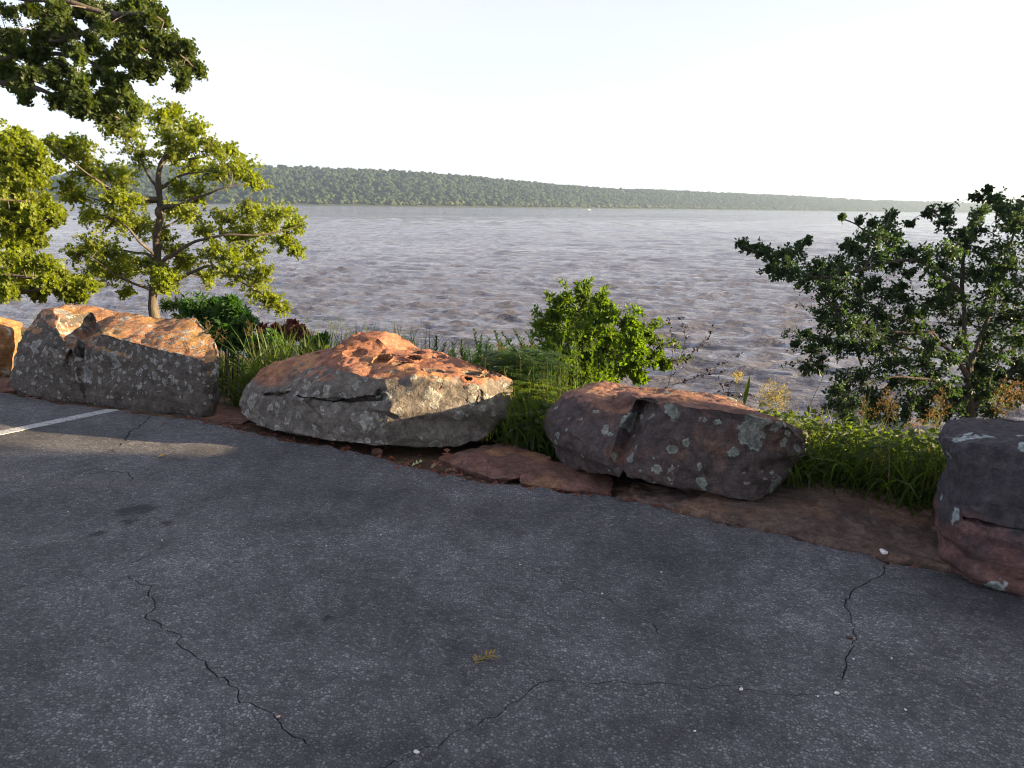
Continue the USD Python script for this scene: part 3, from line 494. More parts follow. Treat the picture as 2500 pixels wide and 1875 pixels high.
R2 = rock_mat('orange_peak_rock', red=((.165, .070, .041), (.27, .130, .075)), crust_shade=((.058, .050, .042), (.145, .125, .10)), lich=((.16, .16, .135), (.27, .255, .215)), lscale=13, lscale2=5.0, ochre=(.30, .16, .06), strata=(3, 3, 12))
boulder('boulder', t, R2, 'peaked orange boulder with a pale cracked front, in the middle of the row', 1.0 * front * (1 - .75 * leftred) + .12 * (meshkit.fbm(v * 3, 3, 2) - .5), .80 * front * (1 - leftred))

# third boulder: dark, with green-grey lichen, standing on the slabs with a gap under it
Z3_ = zoom(1200, 800, 2.4578)
def p3(x, y, Y): return at(*Z3_(x, y), Y)
right = [p3(*a) for a in [(900, 432, 4.40), (1000, 445, 4.30), (1250, 482, 4.16), (1310, 472, 4.15), (1580, 522, 4.06), (1740, 552, 4.08), (1845, 592, 4.16), (1885, 660, 4.22), (1876, 740, 4.22), (1810, 850, 4.2), (1745, 920, 4.16), (1695, 990, 4.10),
         (1600, 1048, 3.99), (1500, 1028, 4.01), (1250, 978, 4.06), (1100, 943, 4.09), (900, 924, 4.15), (800, 917, 4.2), (780, 780, 4.3), (850, 560, 4.42)]]
right += [p3(*a) for a in [(1280, 382, 5.0), (1000, 372, 5.1), (1350, 415, 4.95), (1560, 470, 4.85), (700, 330, 5.2)]] + [np.array([1.75, 5.0, .12]), np.array([.9, 5.3, .05]), np.array([1.9, 4.75, .25]), np.array([.8, 4.9, .05])]
left = [p3(*a) for a in [(298, 535, 4.92), (318, 490, 4.95), (400, 432, 4.95), (440, 382, 5.0), (545, 342, 5.12), (660, 316, 5.22), (700, 313, 5.26), (850, 347, 5.22), (1000, 372, 5.15), (720, 392, 4.75), (560, 380, 4.85), (880, 432, 4.58), (330, 640, 4.85), (360, 690, 4.8),
        (400, 785, 4.75), (440, 845, 4.66), (560, 870, 4.52), (700, 902, 4.32), (775, 918, 4.2), (760, 820, 4.25), (510, 665, 4.5), (640, 800, 4.3), (760, 560, 4.48)]]
left += [np.array([.35, 5.35, .05]), np.array([.8, 5.4, .1]), np.array([.3, 5.1, .1])]
m = hull(right) + hull(left)
m = m - hull([p3(*a) for a in [(700, 400, 4.25), (480, 640, 4.2), (480, 880, 3.95), (1040, 430, 4.05), (990, 660, 4.0), (900, 900, 3.85), (925, 438, 4.62), (840, 640, 4.49), (765, 835, 4.31)]])     # dark diagonal channel
m = m + hull([p3(*a) for a in [(1290, 385, 4.98), (1350, 412, 4.9), (1568, 466, 4.82), (1574, 500, 4.76), (1400, 490, 4.72), (1300, 470, 4.7), (1480, 440, 5.05)]] + [np.array([1.4, 4.9, .2])])
t = rough(chip(m, 12, 14, .006, .02), 91, .017, round_it=1, amps=((2.2, .02), (6, .020), (16, .013), (42, .007)), strata=.014)
v = np.array(t.vertices); n = np.array(t.vertex_normals); u_ = n[:, 2]
top3 = np.clip((u_ - .70) / .2, 0, 1) * (v[:, 2] > .40)  # light tone only on the sunlit top strip, shaded slopes painted dark
R3 = rock_mat('dark_lichen_rock', red=((.10, .050, .036), (.20, .105, .074)), crust_shade=((.026, .021, .020), (.074, .055, .048)), lich=((.12, .145, .115), (.25, .265, .22)), lscale=13, lscale2=5.2, lichen_gain=.78, strata=(4, 4, 14), ochre=(.30, .15, .07))
boulder('boulder', t, R3, 'dark brown boulder with pale green lichen, propped on flat slabs over a gap', .66 - .62 * top3 + .35 * (meshkit.fbm(v * 3, 3, 6) - .5), np.where(top3 > .4, .05, np.clip(.40 + .6 * (v[:, 0] - .85), .1, .72)))

# fourth boulder, cut by the right edge of the frame
Z4_ = zoom(1800, 950, 3.16)
def p4(x, y, Y): return at(*Z4_(x, y), Y)
pts = [p4(*a) for a in [(1590, 262, 3.72), (1640, 252, 3.85), (1830, 228, 4.05), (1845, 206, 4.12), (1900, 200, 4.15), (2010, 212, 4.15), (2212, 238, 4.1), (2600, 300, 3.9), (1612, 310, 3.62), (1700, 400, 3.42), (1950, 430, 3.35), (2212, 425, 3.28), (2700, 480, 3.1),
      (1612, 450, 3.62), (1622, 700, 3.56), (1640, 930, 3.5), (1620, 1100, 3.46), (1600, 1180, 3.44), (1566, 1240, 3.42), (1580, 1292, 3.4), (1640, 1350, 3.32), (1752, 1416, 3.2), (1900, 1465, 3.14), (2212, 1530, 3.08), (2700, 1560, 2.95), (1745, 1000, 3.25), (2212, 1000, 3.15)]]
pts += [down(p, -.12) for p in (p4(1752, 1416, 3.24), p4(2212, 1530, 3.12), p4(2700, 1560, 3.0), p4(2600, 300, 3.9), p4(2010, 212, 4.1), p4(1640, 252, 3.9))]
m = hull(pts)
m = m - wedge(p4(1750, 985, 3.26), p4(2300, 1090, 3.12), np.array([.1, 1, 0]), .05, .02)
t = rough(chip(m, 17, 12, .006, .02), 131, .016, round_it=1, strata=.016, amps=((2.2, .02), (6, .022), (16, .012), (42, .006)))
v = np.array(t.vertices); n = np.array(t.vertex_normals)
hi = np.clip((v[:, 2] - .20 + .35 * (meshkit.fbm(v * 3.5, 4, 61) - .5)) / .22, 0, 1)
R4 = rock_mat('dark_maroon_rock', red=((.085, .042, .036), (.15, .08, .066)), crust_shade=((.020, .018, .020), (.055, .046, .046)), lich=((.15, .18, .165), (.27, .30, .28)), lscale=7, lscale2=3.0, strata=(3, 3, 16), ochre=(.20, .10, .07))
boulder('boulder', t, R4, 'tall dark maroon boulder with a black upper half, at the right edge', .35 + .6 * hi + .2 * (meshkit.fbm(v * 4, 3, 7) - .5), np.where(hi > .5, .16 + .18 * (n[:, 2] > .6), .04))

# stone at the left edge
Z5_ = zoom(0, 750, 5.53)
def p5(x, y, Y): return at(*Z5_(x, y), Y)
pts = [p5(*a) for a in [(-700, 90, 7.1), (0, 128, 7.2), (150, 160, 7.25), (285, 200, 7.3), (312, 235, 7.25), (270, 420, 7.2), (190, 600, 7.15), (120, 760, 7.1), (35, 800, 7.0), (-100, 850, 6.95), (-700, 820, 6.9), (20, 280, 6.98), (-500, 240, 6.95), (250, 190, 7.5), (-500, 60, 7.7), (100, 420, 6.98)]]
pts += [down(p, -.1) for p in (p5(120, 760, 7.15), p5(-100, 850, 7), p5(-700, 820, 6.95), p5(-500, 60, 7.7), p5(250, 190, 7.5))]
t = rough(chip(hull(pts), 23, 8, .006, .02), 171, .02, amps=((2.2, .03), (6, .018), (16, .008), (42, .003)), strata=.006)
v = np.array(t.vertices); n = np.array(t.vertex_normals)
R5 = rock_mat('ochre_rock', red=((.19, .092, .038), (.26, .135, .058)), crust_shade=((.06, .048, .04), (.12, .095, .075)), lich=((.24, .23, .19), (.32, .3, .25)), lscale=14, ochre=(.28, .155, .055))
boulder('boulder', t, R5, 'smooth ochre boulder at the left edge beside the notched boulder', .1 + .7 * np.clip(-n[:, 0] - .2, 0, 1), .2 + .4 * (n[:, 2] > .6))

# low slabs between and under the boulders
def stone(name, pts, seed, material, label, crust_shade=.3, lichen=.05, edge=.02, category='stone', amps=((3, .022), (8, .014), (20, .007), (50, .003)), group=None, ncut=8):
    t = rough(chip(hull(pts), seed, ncut, .004, .016), seed * 7, edge, round_it=1, amps=amps, strata=.006)
    v = np.array(t.vertices); nn = meshkit.fbm(v * 4, 3, seed)
    return boulder(name, t, material, label, crust_shade + .4 * (nn - .5), lichen + 0 * nn, category=category, group=group)
RS = rock_mat('brown_slab', red=((.078, .053, .040), (.13, .087, .064)), crust_shade=((.045, .034, .028), (.08, .06, .045)), lich=((.24, .24, .2), (.34, .33, .28)), lscale=9, ochre=(.17, .095, .05), strata=(4, 4, 26))
RR = rock_mat('red_slab', red=((.11, .056, .041), (.17, .088, .062)), crust_shade=((.07, .045, .038), (.13, .08, .065)), lich=((.24, .22, .2), (.34, .3, .28)), lscale=9, ochre=(.30, .16, .07), strata=(4, 4, 26))
def pd(x, y, Y): return at(x * K, y * K, Y)
stone('slab_stone', [pd(*a) for a in [(1480, 1092, 3.97), (1600, 1116, 3.85), (1700, 1136, 3.72), (1900, 1186, 3.5), (2060, 1217, 3.38), (2110, 1228, 3.32), (1310, 1055, 4.45), (1330, 1082, 4.2), (1480, 1118, 3.95), (1700, 1160, 3.70), (1900, 1208, 3.48), (2060, 1240, 3.36), (2110, 1250, 3.3), (1340, 1030, 4.75), (1690, 1018, 4.42), (1850, 1048, 4.22), (1960, 1072, 4.08), (2060, 1100, 3.95), (2150, 1120, 3.9), (1480, 1040, 4.6)]] +
      [down(pd(*a), -.1) for a in [(1330, 1082, 4.2), (1700, 1160, 3.7), (2110, 1250, 3.3), (2150, 1120, 3.9), (1690, 1018, 4.45), (1340, 1030, 4.75)]], 41, RS, 'long low brown slab between the lichened boulder and the right edge boulder', .25, .03, amps=((2, .02), (6, .014), (16, .016), (40, .010)))
stone('slab_stone', [pd(*a) for a in [(942, 985, 4.85), (1000, 1012, 4.66), (1062, 1032, 4.5), (1110, 1036, 4.46), (1175, 1010, 4.6), (1195, 985, 4.75), (1150, 972, 4.95), (1080, 955, 5.15), (1000, 968, 5.05), (1060, 988, 4.72)]] + [down(pd(*a), -.1) for a in [(942, 985, 4.85), (1062, 1032, 4.55), (1175, 1010, 4.7), (1080, 955, 5.2)]], 43, RR, 'flat red slab under the right end of the peaked boulder', .35, .02)
stone('slab_stone', [pd(*a) for a in [(1120, 1042, 4.44), (1130, 1002, 4.56), (1180, 990, 4.72), (1260, 1000, 4.75), (1330, 1035, 4.5), (1315, 1066, 4.26), (1215, 1058, 4.34), (1140, 1050, 4.42)]] + [down(pd(*a), -.1) for a in [(1120, 1042, 4.46), (1315, 1066, 4.28), (1330, 1035, 4.55), (1180, 990, 4.75)]], 44, RR, 'blocky red slab under the left end of the lichened boulder', .2, .02)
stone('slab_stone', [pd(*a) for a in [(418, 905, 5.85), (470, 916, 5.76), (520, 918, 5.7), (545, 905, 5.8), (520, 880, 6.0), (462, 870, 6.1), (440, 885, 6.0)]] + [down(pd(*a), -.1) for a in [(418, 905, 5.9), (520, 918, 5.72), (520, 880, 6.05), (440, 880, 6.1)]], 45, RR, 'small red slab in the grassy gap left of the peaked boulder', .15, .02)
stone('stone', [pd(*a) for a in [(-60, 840, 6.6), (20, 848, 6.52), (44, 838, 6.55), (40, 820, 6.65), (0, 812, 6.75), (-60, 815, 6.8)]] + [down(pd(*a), -.1) for a in [(-60, 840, 6.6), (44, 838, 6.58), (0, 812, 6.8)]], 46, RR, 'low red stone below the ochre boulder at the left edge', .2, .05)
stone('stone', [pd(*a) for a in [(41, 848, 6.44), (58, 846, 6.42), (62, 838, 6.46), (52, 834, 6.5), (42, 838, 6.5)]] + [down(pd(*a), -.05) for a in [(41, 848, 6.46), (60, 846, 6.44), (52, 834, 6.52)]], 47, RR, 'small pale red stone at the left foot of the notched boulder', .05, .3, edge=.012, amps=((8, .012), (20, .006)), ncut=5)
stone('stone', [pd(*a) for a in [(799, 986, 4.95), (826, 988, 4.92), (824, 977, 4.95), (812, 969, 5.0), (802, 975, 4.99)]] + [down(pd(*a), -.05) for a in [(801, 988, 4.96), (824, 989, 4.93), (812, 968, 5.0)]], 48, RR, 'upright reddish stone flake under the front of the peaked boulder', 0, 0, edge=.012, amps=((8, .010), (20, .005)), ncut=5)
WHITE = mat('white_stone', {'geo': ('geometry', {}), 'n': ('noise_texture', {'scale': 60.0, 'detail': 3.0}), 'r': ('rgb_ramp', {'ramp': [(.3, (.42, .38, .34)), (.7, (.62, .58, .54))]}), 'p': ('principled_bsdf', {'roughness': .8})},
    [('geo.position', 'n.vector'), ('n.fac', 'r.fac'), ('r.color', 'p.base_color')], surface='p.BSDF')
def pebble(px, py, s, label, loc=None, group=None, material=None):
    c = gz(px, py) if loc is None else np.asarray(loc, float)
    r = np.random.default_rng(int(px * 7 + py)); tm = trimesh.creation.icosphere(2, 1.0); v = np.array(tm.vertices)
    v *= (.7 + .6 * meshkit.noise(v * 1.6 + r.uniform(0, 50), 3))[:, None]; a = r.uniform(0, 3.1); v = v * [1.25, .85, .6] * s
    v = np.c_[v[:, 0] * np.cos(a) - v[:, 1] * np.sin(a), v[:, 0] * np.sin(a) + v[:, 1] * np.cos(a), v[:, 2]] + c + [0, 0, s * .45]
    tag(obj('pebble', (v, tm.faces), material or WHITE, smooth=35, loc=c), label, 'pebble', group)
# ------------------------------------------------------------------ plants
def lobed(mids, sides, fold=.25, droop=.12):
    """A leaf along +x, 1 long: on each side of the midrib one lobe (a triangle) between each two midrib points."""
    V = [(x, 0, -droop * x * x) for x in mids]; F = []
    for sg in (1, -1):
        for k, (x, y) in enumerate(sides):
            V.append((x, sg * y, fold * y - droop * x * x)); F.append([k, k + 1, len(V) - 1] if sg < 0 else [k, len(V) - 1, k + 1])
    return np.array(V, float), np.array(F)
def blade(sides, fold=.25):
    """A plain leaf: outline points on each side, folded along the midrib."""
    V = [(0, 0, 0), (1, 0, -.08)]; F = []
    for sg in (1, -1):
        n = len(V); V += [(x, sg * y, fold * y) for x, y in sides]
        for k in range(len(sides)): c = n + k + 1 if k + 1 < len(sides) else 1; F.append([0, n + k, c] if sg < 0 else [0, c, n + k])
    return np.array(V, float), np.array(F)
T_OAK = lobed([0, .36, .66, 1], [(.30, .30), (.60, .42), (.90, .30)])
T_OAKS = lobed([0, .46, 1], [(.34, .36), (.74, .44)])
T_OVAL = blade([(.3, .26), (.68, .25)])
T_OVAL2 = blade([(.5, .32)])
T_LANCE = blade([(.45, .14)], .3)
T_LANCE3 = blade([(.3, .18), (.7, .17)], .28)
T_DIA = blade([(.45, .25)])
def unit(v): return v / np.maximum(np.linalg.norm(v, axis=-1, keepdims=True), 1e-9)
def leaves(tp, P, Dr, Nr, S):
    V0, F0 = tp; P, Dr, Nr = np.asarray(P, float), unit(np.asarray(Dr, float)), np.asarray(Nr, float); S = np.broadcast_to(np.asarray(S, float), len(P))
    B = unit(np.cross(Nr, Dr)); Nn = np.cross(Dr, B)
    V = P[:, None] + S[:, None, None] * (V0[None, :, :1] * Dr[:, None] + V0[None, :, 1:2] * B[:, None] + V0[None, :, 2:] * Nn[:, None])
    F = F0[None] + (np.arange(len(P)) * len(V0))[:, None, None]
    return V.reshape(-1, 3), F.reshape(-1, 3)
def bez(a, b, c, n):
    t = np.linspace(0, 1, n)[:, None]; return (1 - t) ** 2 * a + 2 * t * (1 - t) * b + t ** 2 * c
def ball_pts(r, n, p=.45):
    d = unit(r.normal(size=(n, 3))); return d * (r.random(n) ** p)[:, None]
class Grower:
    def __init__(s, seed): s.r = np.random.default_rng(seed); s.nodes, s.rad = np.zeros((0, 3)), np.zeros(0); s.along = 0; s.limbs, s.twigs, s.LP, s.LD, s.LN = [], [], [], [], []
    def limb(s, pts, r0, r1, jitter=.02, sides=8, keep=True):
        P = smoothline(pts, .08); j = (np.stack([meshkit.noise(P * 3 + 9 * k, 5) for k in range(3)], 1) - .5) * jitter * 2; j[0] = 0
        P = P + j; rr_ = np.linspace(0, 1, len(P)); rr_ = r0 + (r1 - r0) * rr_ ** .8
        s.nodes = np.vstack([s.nodes, P]); s.rad = np.r_[s.rad, rr_]
        m = tube(P, rr_ * (1 + .25 * (meshkit.noise(P * 6, 8) - .5)), sides)
        if keep: s.limbs.append(m)
        return m
    def clump(s, c, rad, ends, per, flat=.8, twig_r=.004, bias=.0, origin=None):
        r = s.r; c = np.asarray(c, float)
        d = np.linalg.norm(s.nodes - c, axis=1); k = int(np.argmin(d + bias * d * (s.rad < .01)))
        a = s.nodes[k]; L = d[k]
        mid = (a + c) / 2 + r.normal(size=3) * L * .10 + np.array([0, 0, .06 * L])
        B = bez(a, mid, c, max(4, int(L / .1) + 2)); r0 = min(s.rad[k] * .8, twig_r * 1.6 + .010 * L)
        s.twigs.append(tube(B, np.linspace(r0, twig_r, len(B)), 5))
        s.nodes = np.vstack([s.nodes, B[1:]]); s.rad = np.r_[s.rad, np.full(len(B) - 1, twig_r * 1.4)]
        E = c + ball_pts(r, ends, .33) * rad * np.where(r.random(ends) < .12, r.uniform(1.1, 1.6, ends), 1.0)[:, None] * np.array([1, 1, flat])
        if s.along: i = r.integers(0, len(B), s.along); s.LP.append(B[i] + r.normal(size=(s.along, 3)) * .012); s.LD.append(unit(r.normal(size=(s.along, 3)))); s.LN.append(unit(r.normal(size=(s.along, 3)) + [0, -.3, .4]))
        for e in E:
            a = B[r.integers(len(B) // 2, len(B))]; l = np.linalg.norm(e - a)
            Q = bez(a, (a + e) / 2 + r.normal(size=3) * l * .18, e, 4)
            s.twigs.append(tube(Q[[0, 1, 3]], [twig_r * .8, twig_r * .6, twig_r * .35], 3))
            t = 1 - r.random(per) ** 1.2 * .8
            p = (1 - t)[:, None] ** 2 * Q[0] + 2 * (t * (1 - t))[:, None] * Q[1] + t[:, None] ** 2 * Q[3]
            out = unit(e - a + 1e-6)
            s.LP.append(p); s.LD.append(unit(out * .8 + r.normal(size=(per, 3)) * .75 + np.array([0, 0, -.15]))); s.LN.append(unit(r.normal(size=(per, 3)) * .8 + np.array([.15, -.3, .45])))
    def sprays(s, n, cen, L0, L1, upb, zmax, dens=95):
        r = s.r; ii = [k for k in range(len(s.nodes)) if s.rad[k] < .01 and s.nodes[k][2] < zmax]
        for k in r.choice(ii, n):
            a = s.nodes[k]; o = unit((a - cen) * [1, 1, .8] + r.normal(size=3) * .35 + [0, 0, upb]); L = r.uniform(L0, L1); e = a + o * L + [0, 0, -.10 * L]; B = bez(a, a + o * L * .55 + [0, 0, .10 * L], e, 8)
            s.twigs.append(tube(B, np.linspace(.0028, .001, 8), 3)); m = int(L * dens); i = r.integers(1, 8, m); s.LP.append(B[i] + r.normal(size=(m, 3)) * .01); s.LD.append(unit(o * .5 + r.normal(size=(m, 3)))); s.LN.append(unit(r.normal(size=(m, 3)) + [0, -.3, .4]))
    def leafmesh(s, tp, size, spread=.3):
        P = np.vstack(s.LP); return leaves(tp, P, np.vstack(s.LD), np.vstack(s.LN), size * s.r.uniform(1 - spread, 1 + spread, len(P)))
def px_clumps(lst, f, Y, depth, g, rx=None, seed=0, kr=1.0):
    """Clumps traced as (x, y, r) in a zoomed view -> (centre, radius) in the world, spread in depth."""
    r = np.random.default_rng(seed); out = []
    xs = np.array([q[0] for q in lst]); x0, xr = xs.mean(), max(np.ptp(xs) / 2, 1)
    for (x, y, rad) in lst:
        k = math.sqrt(max(.12, 1 - ((x - x0) / xr) ** 2)); Yc = Y + r.uniform(-1, 1) * depth * k
        sx, sy = f(x, y); out.append((at(sx, sy, Yc), rad / g * Yc / FPX * kr))
    return out

# small oak behind the notched boulder
ZA = zoom(0, 0, 2.074)
def oak():
    G = Grower(11); Y = 13.0
    A = lambda x, y, d=0.: at(*ZA(x, y), Y + d)
    base = A(778, 1560); root = np.array([base[0] + .03, Y, terrain(np.array([base[0]]), np.array([Y]))[0] - .1])
    trunk = G.limb([root, base, A(783, 1480), A(790, 1380), A(793, 1290, .05), A(802, 1190), A(815, 1090), A(812, 1055), A(795, 1000), A(796, 920), A(812, 840), A(840, 785)], .108, .034, .03, 10, keep=False)
    knot = trimesh.creation.icosphere(2, 1.0); kv = np.array(knot.vertices) * [.075, .075, .10]; trunk = cat([trunk, (kv + A(808, 1075, -.03), knot.faces)])
    L = [[(815, 1060, 0), (860, 1045, -.1), (930, 1030, -.3), (1010, 1005, -.4), (1080, 965, -.5), (1160, 940, -.5), (1240, 930, -.4)],
         [(805, 960, 0), (880, 905, .2), (960, 880, .4), (1040, 870, .5), (1090, 840, .5)],
         [(797, 960, 0), (740, 870, .2), (705, 790, .3), (660, 720, .3)],
         [(840, 785, 0), (870, 740, .1), (850, 680, 0), (810, 630, -.1), (790, 580, -.1)], [(840, 785, 0), (900, 720, -.2), (960, 660, -.3)], [(830, 810, 0), (920, 800, .3), (1020, 800, .5), (1130, 790, .5)],
         [(800, 1010, 0), (700, 1010, -.2), (600, 990, -.4), (550, 950, -.6), (490, 890, -.7), (400, 850, -.8), (330, 790, -.8), (280, 745, -.8)],
         [(793, 1350, 0), (860, 1300, -.3), (960, 1240, -.5), (1080, 1200, -.7), (1200, 1195, -.7), (1320, 1190, -.6), (1440, 1170, -.5), (1510, 1150, -.4)],
         [(786, 1450, 0), (870, 1430, -.3), (950, 1380, -.5), (1050, 1345, -.6), (1150, 1370, -.6), (1250, 1440, -.6), (1340, 1500, -.5), (1430, 1555, -.5)],
         [(780, 1470, 0), (700, 1440, -.3), (620, 1415, -.5), (540, 1360, -.6), (460, 1310, -.6)], [(792, 1300, 0), (730, 1240, -.3), (690, 1190, -.5), (620, 1130, -.6), (540, 1100, -.6), (450, 1090, -.6)],
         [(792, 1330, 0), (740, 1280, .3), (620, 1270, .6), (500, 1260, .8), (400, 1280, .8)], [(790, 1400, 0), (880, 1360, .4), (1000, 1330, .7), (1140, 1300, .9), (1260, 1310, .9)],
         [(803, 1180, 0), (880, 1120, .4), (960, 1080, .6)], [(800, 1020, 0), (680, 1030, .4), (540, 1010, .6), (420, 1000, .7), (340, 970, .7)]]
    for k, l in enumerate(L): G.limb([A(*q) for q in l], .042 if k in (0, 6, 7, 8) else .030, .007, .04, 7)
    C = [(800, 590, 62), (870, 560, 40), (930, 620, 66), (690, 540, 42), (650, 660, 72), (560, 650, 45), (850, 700, 80), (1000, 640, 36), (960, 740, 70), (720, 770, 72), (870, 780, 52), (1090, 760, 56), (1150, 830, 74), (1240, 850, 62), (1285, 915, 50), (1100, 900, 70), (980, 850, 60),
         (1170, 760, 36), (270, 730, 44), (350, 740, 62), (420, 740, 50), (440, 830, 68), (330, 790, 40), (540, 870, 66), (430, 890, 44), (640, 900, 72), (330, 960, 42), (400, 1000, 58), (560, 1010, 72), (660, 1030, 72), (560, 1110, 90), (450, 1095, 46), (660, 1130, 70), (740, 1150, 66), (820, 1200, 60),
         (960, 1090, 66), (1000, 990, 66), (920, 950, 56), (880, 1060, 56), (470, 1240, 66), (400, 1290, 58), (560, 1290, 80), (650, 1360, 70), (480, 1370, 60), (560, 1390, 60), (640, 1480, 26), (740, 1330, 66), (800, 1390, 62), (860, 1400, 58), (830, 1455, 48), (1150, 1120, 70), (1260, 1090, 66), (1350, 1090, 66),
         (1430, 1080, 58), (1490, 1140, 50), (1350, 1180, 66), (1250, 1190, 56), (1180, 1210, 56), (1440, 1230, 46), (1500, 1270, 34), (1080, 1280, 66), (1180, 1290, 66), (1280, 1300, 66), (1200, 1380, 66), (1330, 1380, 50), (1300, 1470, 52), (1370, 1520, 46), (1430, 1560, 36), (1060, 1400, 56), (950, 1330, 62), (900, 1270, 50), (1040, 1180, 46)]
    cl = px_clumps(C, ZA, Y, 1.1, 2.074, seed=2)
    for c, rad in cl: G.clump(c, rad * 1.6, int(28 + rad * 80), 9, .75, .003)
    t = thing('oak_tree', 'small gnarled oak with open sunlit yellow-green crown behind the notched boulder', 'tree', root)
    obj('trunk', trunk, BARK, t, smooth=True)
    for m in G.limbs: obj('branch', m, BARK, t, smooth=True)
    obj('twigs', cat(G.twigs), BARK, t, smooth=True)
    obj('crown', G.leafmesh(T_OAKS, .062), OAKL, t)
oak()

ZL = zoom(0, 300, 3.687)
def left_tree():
    G = Grower(12); Y = 11.6
    A = lambda x, y, d=0.: at(*ZL(x, y), Y + d)
    b = A(-650, 1300); root = np.array([b[0], Y, terrain(np.array([b[0]]), np.array([Y]))[0] - .1])
    trunk = G.limb([root, A(-640, 1300), A(-620, 900), A(-600, 500), A(-560, 200)], .17, .05, .04, 10, keep=False)
    for l in [[(-640, 1350, 0), (-300, 1330, -.3), (0, 1360, -.4), (300, 1400, -.4), (560, 1440, -.4), (720, 1480, -.3)], [(-630, 1100, 0), (-300, 1020, .2), (0, 980, .2), (200, 940, .1), (400, 900, 0)],
              [(-620, 850, 0), (-300, 750, -.3), (0, 680, -.3), (250, 700, -.2)], [(-600, 600, 0), (-250, 480, .3), (60, 430, .3), (300, 450, .2)], [(-590, 400, 0), (-250, 270, 0), (60, 220, 0), (250, 180, 0)],
              [(-640, 1250, 0), (-300, 1200, .4), (50, 1180, .5), (300, 1220, .4)], [(-640, 1420, 0), (-300, 1440, .3), (100, 1480, .3), (500, 1510, .2)]]: G.limb([A(*q) for q in l], .06, .012, .05, 7)
    C = [(60, 130, 90), (180, 90, 50), (130, 220, 95), (290, 190, 60), (320, 270, 60), (50, 330, 100), (200, 330, 90), (340, 370, 70), (450, 400, 60), (120, 450, 95), (290, 500, 70), (370, 530, 48), (60, 560, 90), (150, 620, 80), (250, 700, 80), (380, 690, 60), (450, 770, 66), (490, 850, 60), (400, 880, 66), (330, 960, 55), (290, 820, 60),
         (100, 780, 90), (60, 900, 90), (160, 950, 90), (260, 1050, 80), (360, 1060, 55), (100, 1080, 95), (200, 1170, 90), (60, 1230, 95), (200, 1290, 90), (320, 1260, 80), (430, 1270, 75), (490, 1330, 66), (330, 1370, 90), (430, 1430, 80), (560, 1400, 66), (620, 1460, 66), (710, 1450, 52), (760, 1420, 40), (820, 1470, 34), (540, 1500, 70), (640, 1560, 55), (730, 1555, 46),
         (300, 1470, 75), (150, 1400, 90), (60, 1430, 90), (170, 1500, 75), (60, 1530, 70), (350, 1540, 50)]
    C += [(x + d, y, 120) for x, d in ((-150, 0), (-350, 20)) for y in (200, 380, 560, 740, 900, 1060, 1230, 1400)] + [(-560, 100, 130), (-400, 60, 110), (-750, 300, 150), (-800, 600, 150), (-820, 900, 150), (-560, 300, 150)]
    for c, rad in px_clumps(C, ZL, Y, 1.0, 3.687, seed=3): G.clump(c, rad * 1.5, int(34 + rad * 84), 12, .78, .003)
    t = thing('oak_tree', 'leafy yellow-green oak reaching in at the left edge beside the gnarled oak', 'tree', root)
    obj('trunk', trunk, BARK, t, smooth=True)
    for m in G.limbs: obj('branch', m, BARK, t, smooth=True)
    obj('twigs', cat(G.twigs), BARK, t, smooth=True)
    obj('crown', G.leafmesh(T_OAKS, .064), OAKL, t)
left_tree()

